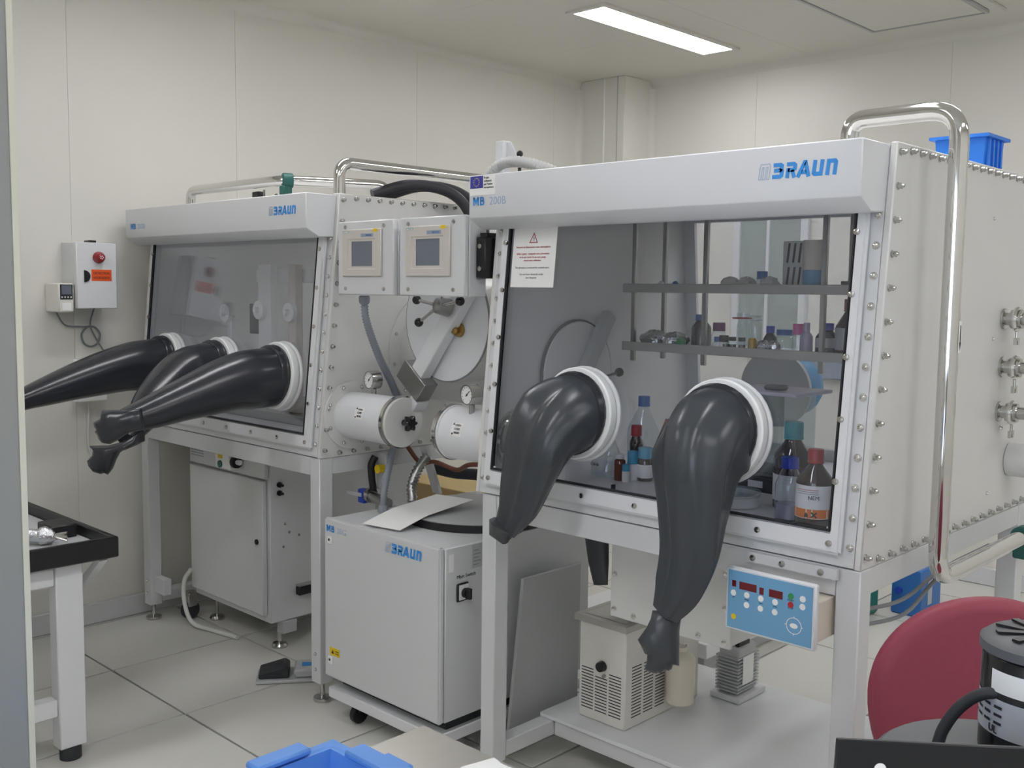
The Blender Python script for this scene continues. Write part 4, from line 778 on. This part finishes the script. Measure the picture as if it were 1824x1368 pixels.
# ================================================================== UNDER THE RIGHT BOX
t = thing('stirrer_controller', 'light blue control unit with red displays under right glovebox', 'controller', (-1.18, 2.2, .765))
MB().box(-1.282, -1.068, 2.135, 2.33, .775, .872).obj('housing', 'cream', t, bevel=.003); MB().box(-1.30, -1.062, 2.118, 2.134, .762, .918).obj('front_frame', 'paint', t, bevel=.004)
fp = MB().box(-1.292, -1.07, 2.1165, 2.118, .769, .911).obj('front_panel', 'panel_blue', t)
def fx_(u, v): return (-1.292 + u * .222, 2.1164, .911 - v * .142)
for (u0, u1, v0, v1) in ((.05, .10, .17, .28), (.14, .35, .17, .30), (.385, .435, .19, .31), (.50, .66, .18, .31)):
    a = fx_(u0, v1); b = fx_(u1, v0); MB().box(a[0], b[0], 2.1158, 2.1163, a[2], b[2]).obj('display', 'led', fp)
for (u, v, m) in ((.07, .39, 'white'), (.235, .38, 'white'), (.405, .38, 'white'), (.575, .38, 'white'), (.235, .55, 'white'), (.405, .55, 'white'), (.575, .55, 'white'), (.755, .22, 'green'), (.755, .36, 'red'), (.89, .22, 'white'), (.89, .35, 'white')):
    p = fx_(u, v); MB().lathe([(.0075, 0), (.0072, .0012), (0, .0013)], p, (0, -1, 0), 16).obj('button', m, fp)
p = fx_(.08, .80); MB().lathe([(.007, 0), (.007, .0008), (0, .0009)], p, (0, -1, 0), 14).obj('emblem', 'yellow', fp)
c = fx_(.80, .70); M = fm(*c); B = MB(M); strokes(B, [[(.019 * math.cos(2 * PI * k / 28), .019 * math.sin(2 * PI * k / 28)) for k in range(29)]], .0014)
for k in range(4): an = PI / 2 * k; strokes(B, [[(.019 * math.cos(an), .019 * math.sin(an)), (.023 * math.cos(an), .023 * math.sin(an))]], .0014)
B.obj('dial_mark', 'white', fp); rgz = [[(c[0] + sx, c[1] - h, c[2] + sz) for sx, sz in [(.010 * math.cos(a), .006 * math.sin(a)) for a in [2 * PI * k / 16 for k in range(16)]]] for h in (0, .001)]; MB().loft(rgz).obj('dial_centre', 'white', fp)
for s, u, v in (('START', .755, .30), ('STOP', .755, .43), ('set', .07, .47), ('temp', .235, .47), ('rpm', .405, .47), ('time', .575, .47)): text(s, .006, 'ink', fp, fm(*fx_(u, v)), align='CENTER')
MB().box(-1.285, -1.05, 2.190, 2.2005, .918, .943).obj('hanger_plate', 'paint2', t)
for x in (-1.27, -1.19, -1.09): inst('screw', SCREW, t, (x, 2.19, .93), axrot((0, -1, 0)), 1.5)
W = thing('cold_well', 'square white bolted well hanging under the floor of right glovebox', 'cold well', (-1.67, 2.6, .585))
fpw = MB().box(-1.89, -1.465, 2.42, 2.432, .585, .873).obj('front_plate', 'plate', W, bevel=.002); MB().box(-1.885, -1.47, 2.433, 2.86, .59, .873).obj('casing', 'plate', W, bevel=.002)
MB().box(-1.8, -1.55, 2.5, 2.8, .873, .954).obj('neck', 'plate', W)
for (x, z) in ((-1.875, .83), (-1.875, .72), (-1.875, .61), (-1.80, .603), (-1.57, .603), (-1.485, .603), (-1.485, .70), (-1.485, .80)): inst('bolt', BOLT, fpw, (x, 2.42, z), axrot((0, -1, 0)), 1.0)
CH = thing('chiller', 'cream cooling bath with vent slots on the stand shelf', 'chiller', (-2.03, 2.78, .153)); sz = .153
MB().box(-2.13, -1.935, 2.565, 2.99, sz, sz + .33).obj('body', 'plastic_w', CH, bevel=.004)
B = MB(); openbox(B, -2.145, -1.925, 2.552, 3.0, sz + .331, sz + .352, .02, 0); B.obj('top_tray', 'tray', CH, bevel=.002); MB().box(-2.12, -1.95, 2.58, 2.97, sz + .352, sz + .3525).obj('bath_surface', 'tray', CH)
MB().lathe([(.018, 0), (.016, .018), (0, .019)], (-2.03, 2.565, sz + .195), (0, -1, 0), 18).obj('knob', 'black', CH); MB().cyl((-2.02, 2.565, sz + .165), (-2.02, 2.555, sz + .165), .006, 10).obj('tap', 'steel', CH)
B = MB()
for i in range(14):
    for j in range(3):
        if i > 11 and j == 1: continue
        B.box(-2.118 + j * .058, -2.068 + j * .058, 2.5645, 2.566, sz + .035 + i * .0105, sz + .0385 + i * .0105)
o = B.obj('vent_slots', 'dark', CH); o['kind'] = 'stuff'
B = MB()
for i in range(17):
    for j in range(5): B.box(-1.936, -1.9345, 2.60 + j * .065, 2.652 + j * .065, sz + .035 + i * .0105, sz + .0385 + i * .0105)
o = B.obj('vent_slots', 'dark', CH); o['kind'] = 'stuff'
t = thing('plastic_jug', 'white plastic jug hanging on the side of the cooling bath', 'jug', (-1.883, 2.80, .2)); MB().lathe([(0, 0), (.042, 0), (.048, .006), (.050, .15), (.044, .165), (.02, .18), (.02, .195), (.016, .195)], (-1.883, 2.80, .20), (0, 0, 1), 24).obj('body', 'cream', t); MB().box(-1.934, -1.87, 2.79, 2.81, .375, .39).obj('hook', 'white', t, bevel=.003)
t = thing('glass_cell', 'small glass cell and tubing standing on the cooling bath', 'glassware', (-2.08, 2.75, .506)); MB().box(-2.06, -2.0, 2.72, 2.80, .506, .62).obj('block', 'conduit_w', t, bevel=.003)
for z in (.565, .575): MB().box(-2.062, -1.998, 2.718, 2.7198, z, z + .004).obj('stripe', 'ink', t)
MB().tube(bez([(-2.0, 2.70, .70), (-2.04, 2.68, .66), (-2.075, 2.67, .58), (-2.04, 2.66, .53), (-1.98, 2.66, .515)], 8), .004, 8).obj('tube', 'cable_w', t)
t = thing('vacuum_pump', 'pale grey finned pump with red connector behind the cooling bath', 'pump', (-1.845, 3.10, .153)); MB().box(-1.885, -1.805, 3.04, 3.16, .175, .345).obj('body', 'paint_grey', t, bevel=.006)
MB().box(-1.905, -1.785, 3.02, 3.20, .153, .174).obj('base', 'paint2', t, bevel=.003)
for k in range(11): MB().box(-1.89, -1.80, 3.03, 3.17, .185 + k * .012, .190 + k * .012).obj('fin', 'paint_grey', t)
MB().box(-1.799, -1.797, 3.06, 3.13, .21, .31).obj('rating_label', 'paper', t); MB().box(-1.87, -1.83, 3.07, 3.12, .346, .372).obj('connector', 'red', t, bevel=.003); MB().box(-1.826, -1.81, 3.05, 3.12, .346, .36).obj('terminal', 'black', t)
t = thing('rubber_sleeve', 'dark rubber sleeve hanging beneath right glovebox behind the front beam', 'sleeve', (-2.12, 2.62, .58))
B = MB(); glove_arm(B, [(-2.12, 2.62, .95), (-2.12, 2.62, .85), (-2.105, 2.62, .70), (-2.085, 2.615, .60)], [.062, .058, .05, .042, .03], [.5, .5, .5, .45, .3], 24, .05, 9); B.obj('sleeve', 'rubber_grey', t, ang=70)
# behind and beside the right box
t = thing('floor_box', 'blue instrument case on the floor by the back wall', 'case', (-1.97, 5.0, 0)); MB().box(-2.06, -1.91, 4.9, 5.15, .001, .235).obj('case', 'blue_plastic', t, bevel=.006); MB().box(-1.9095, -1.908, 4.98, 5.03, .05, .2).obj('label_strip', 'label_grey', t); MB().cyl((-2.02, 4.9, .12), (-2.02, 4.885, .12), .018, 14).obj('knob', 'cap_blue', t)
t = thing('green_pump', 'dark green vacuum pump on the stand shelf at right', 'pump', (-1.12, 3.0, .153))
MB().box(-2.16, -1.98, 4.45, 4.75, .01, .20).obj('body', 'teal2', t, bevel=.02, seg=2) if False else MB().box(-1.2, -1.06, 2.95, 3.2, .16, .36).obj('body', 'teal2', t, bevel=.015, seg=2)
MB().cyl((-1.13, 2.95, .25), (-1.13, 2.93, .25), .05, 20).obj('end_cap', 'dark', t); MB().box(-1.2, -1.06, 2.97, 3.18, .1528, .159).obj('foot', 'dark', t)
t = thing('green_case', 'green box on the floor behind the right stand leg', 'box', (-2.2, 4.75, 0)); MB().box(-2.32, -2.10, 4.6, 4.85, .001, .22).obj('case', 'teal2', t, bevel=.01); MB().box(-2.315, -2.105, 4.605, 4.845, .221, .235).obj('lid', 'teal2', t, bevel=.004)
t = thing('low_bench', 'long low white plinth on the floor behind the right glovebox', 'plinth', (-2.75, 4.4, 0)); MB().box(-3.0, -2.23, 3.5, 4.55, .07, .135).obj('top', 'paint', t, bevel=.004); MB().box(-2.96, -2.27, 3.55, 4.5, .001, .069).obj('kick', 'paint_grey', t)
for k, (a, b) in enumerate((((-1.025, 2.268, .835), (-.94, 2.86, .905)), ((-1.02, 2.268, .80), (-.937, 2.80, .90)))):
    MB().tube(bez([a, (a[0] + .04, a[1] + .15, a[2] + .005), lerp(a, b, .6), b], 6), .005, 8).obj('cable', 'cable', label=['upper', 'lower'][k] + ' of two grey cables under the right edge of right glovebox', cat='cable', group='grey cables')

# ================================================================== LEFT WALL AND BENCH
DT = thing('alarm_box', 'grey wall box with red beacon and orange detection label', 'alarm box', (XW, 1.99, 1.475))
MB().box(XW + .0005, -4.485, 1.90, 2.08, 1.475, 1.765).obj('body', 'paint2', DT, bevel=.003); lid = MB().box(-4.484, -4.46, 1.90, 2.08, 1.475, 1.765).obj('lid', 'paint', DT, bevel=.003)
MB().lathe([(.026, 0), (.026, .008), (.023, .014), (.022, .022), (.015, .032), (0, .036)], (-4.4595, 1.998, 1.70), (1, 0, 0), 24).obj('beacon', 'red_clear', lid)
for k in range(5): an = PI * k / 2.5; MB().box(-4.4265, -4.424, 1.998 + .006 * math.cos(an) - .002, 1.998 + .006 * math.cos(an) + .002, 1.70 + .006 * math.sin(an) - .002, 1.70 + .006 * math.sin(an) + .002).obj('beacon_glint', 'white', lid)
MB().box(-4.4598, -4.459, 1.965, 2.055, 1.597, 1.647).obj('warning_label', 'orange', lid); text('DETECTION', .015, 'ink', lid, sm(-4.4585, 1.973, 1.626), wid=.072); text('HYDROGENE', .015, 'ink', lid, sm(-4.4585, 1.973, 1.606), wid=.072)
B = MB(sm(-4.4598, 1.932, 1.617)); B.lathe([(.026, 0), (.026, .006), (0, .007)], (0, 0, 0), (0, 0, 1), 24)
B.v = [Vector((v.x, max(v.y, 1.932), v.z)) for v in B.v]; B.obj('handle', 'black', lid)
MB().box(-4.53, -4.47, 1.965, 1.995, 1.7655, 1.775).obj('latch', 'black', DT, bevel=.002)
GD = thing('gas_detector', 'small cream gas detector with display on the left wall', 'detector', (XW, 1.86, 1.458))
MB().box(XW + .0005, -4.475, 1.825, 1.893, 1.458, 1.586).obj('body', 'plastic_w', GD, bevel=.006); MB().box(-4.4752, -4.473, 1.832, 1.886, 1.515, 1.58).obj('face', 'dark', GD); MB().box(-4.4728, -4.472, 1.838, 1.88, 1.537, 1.576).obj('display', 'screen', GD)
for k in range(4): MB().lathe([(.0035, 0), (.0035, .001), (0, .0015)], (-4.4728, 1.839 + k * .013, 1.525), (1, 0, 0), 8).obj('button', 'white', GD)
MB().box(-4.4752, -4.4738, 1.84, 1.878, 1.468, 1.50).obj('rating_label', 'paper', GD)
CC = thing('cable_coil', 'coiled grey cable hanging below the wall box', 'cable', (XW, 2.02, 1.3))
MB().tube([(XW + .012 + .002 * math.sin(6 * a), 2.02 + .042 * math.cos(a), 1.345 + .046 * math.sin(a)) for a in [2 * PI * k / 24 for k in range(48)]], .0045, 8).obj('coil', 'cable', CC)
MB().tube(bez([(XW + .03, 1.86, 1.455), (XW + .02, 1.90, 1.40), (XW + .014, 1.97, 1.39), (XW + .014, 2.02, 1.39)], 8), .004, 8).obj('lead', 'cable', CC); MB().tube(bez([(XW + .03, 2.03, 1.473), (XW + .02, 2.015, 1.40), (XW + .014, 2.04, 1.34), (XW + .014, 2.10, 1.24)], 8), .004, 8).obj('lead', 'cable', CC)
WS = thing('wall_socket', 'white wall socket box with cable trunking behind the gloves', 'socket', (XW, 2.0, 1.05)); MB().box(XW + .0005, XW + .05, 1.935, 2.075, 1.05, 1.245).obj('box', 'white', WS, bevel=.005); MB().box(XW + .0505, XW + .056, 1.965, 2.05, 1.10, 1.22).obj('cover', 'white', WS, bevel=.003)
MB().tube(bez([(XW + .012, 2.0, 1.05), (XW + .012, 2.0, .95), (XW + .012, 1.995, .86), (XW + .012, 2.005, .80)], 6), .005, 8).obj('cable', 'cable_w', WS)
BT = thing('work_bench', 'white steel bench with black edge rail at far left', 'bench', (-3.6, 1.0, 0))
MB().box(-4.3, -3.285, -.9, 1.485, .665, .705).obj('top', 'paint_grey', BT, bevel=.003)
MB().box(-3.284, -3.262, -.9, 1.507, .672, .742).obj('edge_rail', 'black', BT, bevel=.004); MB().box(-4.3, -3.285, 1.486, 1.507, .672, .742).obj('edge_rail', 'black', BT, bevel=.004)
for y in (1.31, -.4):
    lg = MB().box(-3.36, -3.30, y, y + .09, .045, .664).obj('leg', 'paint', BT, bevel=.004); MB().cyl((-3.33, y + .045, .001), (-3.33, y + .045, .045), .035, 20).obj('foot', 'dark', lg)
    lg = MB().box(-4.2, -4.14, y, y + .09, .045, .664).obj('leg', 'paint', BT, bevel=.004); MB().cyl((-4.17, y + .045, .001), (-4.17, y + .045, .045), .035, 20).obj('foot', 'dark', lg)
for z in (.16, .60): MB().box(-3.355, -3.305, -.31, 1.309, z, z + .06).obj('rail', 'paint', BT, bevel=.004)
MB().prism([(-3.32, .664), (-3.28, .664), (-3.43, .545), (-3.46, .56)], 1.45, 1.478, 'y').obj('bracket', 'paint', BT, bevel=.002)
t = thing('tool_holder', 'shiny steel clamp tool lying on the bench', 'tool', (-3.5, 1.3, .706)); MB().cyl((-3.62, 1.18, .745), (-3.47, 1.33, .735), .024, 18).obj('barrel', 'foil', t); MB().lathe([(.03, 0), (.034, .012), (.026, .034), (.016, .05), (0, .052)], (-3.47, 1.33, .737), (.7, .7, -.1), 9).obj('chuck', 'foil', t)
for k in range(3): an = 2.1 * k; MB().cyl((-3.44 , 1.36, .737), (-3.405, 1.395, .733 + .015 * math.sin(an)), .006, 8).obj('jaw', 'steel', t)
MB().box(-3.62, -3.50, 1.38, 1.47, .7055, .752).obj('black_block', 'black', label='black block at the far corner of the bench', cat='block', bevel=.004)
t = thing('metal_coupon', 'small bronze plate lying near the bench edge', 'plate', (-3.36, 1.36, .706)); MB().box(-3.38, -3.33, 1.33, 1.385, .7055, .710).obj('plate', 'brass', t, bevel=.001); MB().box(-3.36, -3.35, 1.35, 1.36, .7102, .716).obj('stud', 'steel', t)
# glazed partition at the observer's left
PT = thing('glass_partition', 'tall grey glazed partition panel along the left edge', 'partition', (-1.2, -.3, 0)); MB().box(-1.205, -1.20, -1.4, .440, .001, 2.99).obj('pane', 'partition', PT); MB().box(-1.207, -1.198, .4405, .447, .001, 2.99).obj('edge_strip', 'edge', PT)

# ================================================================== FOREGROUND
TB = thing('steel_table', 'stainless steel table top in the near foreground', 'table', (-.5, .3, 0)); MB().box(-1.16, .3, -.5, 1.02, .872, .90).obj('top', 'table_steel', TB, bevel=.003)
for (x, y) in ((-1.12, .96), (.24, .96), (-1.12, -.46), (.24, -.46)): MB().box(x - .02, x + .02, y - .02, y + .02, .001, .871).obj('leg', 'brushed', TB)
FB = thing('parts_tray', 'blue plastic tray on the steel table', 'tray', (-1.0, .62, .901))
M = Matrix.Translation((-1.022, .742, -.011)) @ Matrix.Rotation(math.radians(0), 4, 'Z')
B = MB(M); openbox(B, -.02, .28, -.50, .015, .913, 1.0, .005, .012); B.obj('body', 'bin_blue2', FB)
B = MB(M @ plane_M((0, 0, .99), (1, 0, 0), (0, 1, 0))); B.frame(-.035, .295, -.515, .03, -.02, .28, -.50, .015, 0, .012); B.obj('rim', 'bin_blue2', FB, bevel=.003)
MB(M).box(.02, .24, .004, .036, 1.0025, 1.012).obj('rim_ridge', 'bin_blue2', FB, bevel=.003); MB(M).box(-.04, -.012, -.1, -.02, 1.0025, 1.012).obj('rim_ridge', 'bin_blue2', FB, bevel=.003); MB(M).box(.06, .11, .03, .045, .975, 1.01).obj('catch', 'bin_blue2', FB, bevel=.003)
B = MB(); rnd = random.Random(4); n = 12; vs = []; fs = []
for i in range(n + 1):
    for j in range(n + 1):
        vs.append((-.99 + .016 * i, .80 + .014 * j + .002 * i, .9105 + rnd.uniform(0, .012) + .012 * math.sin(i * .7) * math.sin(j * .6)))
k0 = len(vs); vs += [(a, b, max(.9008, c - .004)) for a, b, c in vs]
for i in range(n):
    for j in range(n):
        a = i * (n + 1) + j; fs.append((a, a + n + 1, a + n + 2, a + 1)); fs.append((k0 + a, k0 + a + 1, k0 + a + n + 2, k0 + a + n + 1))
for i in range(n):
    for (a, b) in ((i * (n + 1), (i + 1) * (n + 1)), (i * (n + 1) + n, (i + 1) * (n + 1) + n), (i, i + 1), (n * (n + 1) + i, n * (n + 1) + i + 1)): fs.append((a, b, b + k0, a + k0))
B.add(vs, fs); B.obj('wipe_cloth', 'paper', label='crumpled white wipe on the steel table', cat='cloth', ang=60)
# motor unit
MU = thing('motor_unit', 'black electric motor with rating labels on a grey round base, near right', 'motor', (-.25, .85, .901))
MB().box(-.33, -.21, .83, .95, .9008, 1.16).obj('housing', 'black', MU, bevel=.004)
MB().lathe([(0, 0), (.105, 0), (.105, .018), (.10, .022), (0, .023)], (-.269, .888, 1.1605), (0, 0, 1), 48).obj('base_disc', 'motor_grey', MU)
mc = (-.258, .94)
MB().lathe([(0, 0), (.049, 0), (.049, .085), (.047, .088), (0, .089)], (mc[0], mc[1], 1.184), (0, 0, 1), 40).obj('motor_body', 'black_gloss', MU)
MB().lathe([(.047, .0895), (.0515, .090), (.0515, .098), (.045, .103), (0, .105)], (mc[0], mc[1], 1.184), (0, 0, 1), 40).obj('end_cap', 'motor_grey', MU)
for k in range(10): an = 2 * PI * k / 10; MB(Matrix.Translation((mc[0], mc[1], 1.288)) @ Matrix.Rotation(an, 4, 'Z')).box(.014, .040, -.0035, .0035, 0, .0022).obj('vent', 'black', MU)
wrap(MU, mc[0], mc[1], .0495, -3.3, -.8, 1.205, 1.237, 'label_grey', 'rating_label', 18); wrap(MU, mc[0], mc[1], .0495, -2.2, -.8, 1.243, 1.262, 'paper', 'type_label', 12)
for k in range(3):
    for j, a in enumerate((-2.85, -2.6, -2.35, -2.1)): wrap(MU, mc[0], mc[1], .0499, a, a + .17, 1.229 - k * .007, 1.2315 - k * .007, 'ink', 'label_print', 3)
an = -2.2; p = Vector((mc[0] + .0502 * math.cos(an), mc[1] + .0502 * math.sin(an), 1.2075)); text('UL', .009, 'ink', MU, plane_M(p, (-math.sin(an), math.cos(an), 0), (0, 0, 1)))
MB().tube(bez([(-.272, .905, 1.240), (-.292, .898, 1.238), (-.310, .895, 1.222), (-.322, .892, 1.20), (-.326, .89, 1.184)], 8), .0052, 10).obj('power_lead', 'dark', MU)
PM = plane_M((-.325, .69, 1.253), (.101, .094, 0), (0, 0, 1)); PM = PM @ Matrix.Rotation(-.03, 4, 'Z')
MB(PM).box(0, .30, -.335, 0, -.004, 0).obj('front_plate', 'black', MU, bevel=.0008); MB(PM).lathe([(.0045, 0), (.0045, .0006), (0, .0007)], (.033, -.021, 0), (0, 0, 1), 16).obj('plate_hole', 'paper', MU)
MB().tube(bez([(-.297, .817, 1.186), (-.288, .822, 1.194), (-.274, .83, 1.195), (-.262, .825, 1.186)], 8), .0022, 8).obj('earth_wire', 'cable_yg', MU)
# chair
CR = thing('lab_chair', 'dark red upholstered chair with rounded backrest at right', 'chair', (-.62, 2.0, 0))
CM = plane_M((-.638, 1.938, .851), (.7209, .6929, 0), (0, 0, 1))
def egg(a, s, top=.175, wd=.216, bot=.30):
    x = wd * s * math.cos(a); z = (top if math.sin(a) > 0 else bot) * s * math.sin(a)
    if z < 0: x *= 1 - .25 * (z / bot) ** 2
    return x, z
rg = []
for d, s in ((-.028, .86), (-.018, .96), (0, 1.0), (.018, .96), (.028, .86)):
    rg.append([(egg(2 * PI * k / 72, s)[0], egg(2 * PI * k / 72, s)[1], d + .35 * (egg(2 * PI * k / 72, s)[0]) ** 2) for k in range(72)])
MB(CM).loft(rg).obj('backrest', 'chair_red', CR, ang=60)
q = CM @ Vector((0, -.2, -.04))
MB().tube(bez([q, (q.x - .02, q.y + .04, .50), (-.64, 2.02, .455), (-.66, 2.10, .45)], 8), .018, 10).obj('back_stem', 'dark', CR)
MB().lathe([(0, 0), (.20, 0), (.215, .02), (.205, .05), (0, .056)], (-.68, 2.14, .452), (0, 0, 1), 36).obj('seat', 'chair_red', CR); MB().cyl((-.68, 2.14, .10), (-.68, 2.14, .451), .025, 16).obj('gas_lift', 'dark', CR)
for k in range(5):
    an = 2 * PI * k / 5 + .3; e = (-.68 + .26 * math.cos(an), 2.14 + .26 * math.sin(an), .06); lg = MB().tube([(-.68, 2.14, .10), e], [.024, .015], 8).obj('leg', 'dark', CR); MB().cyl((e[0] - .01, e[1], .0265), (e[0] + .01, e[1], .0265), .026, 14).obj('castor', 'black', lg)
S.cycles.diffuse_bounces = 8; S.cycles.transparent_max_bounces = 24; S.cycles.max_bounces = 16
for o in bpy.data.objects:
    if '_o' in o: del o['_o']
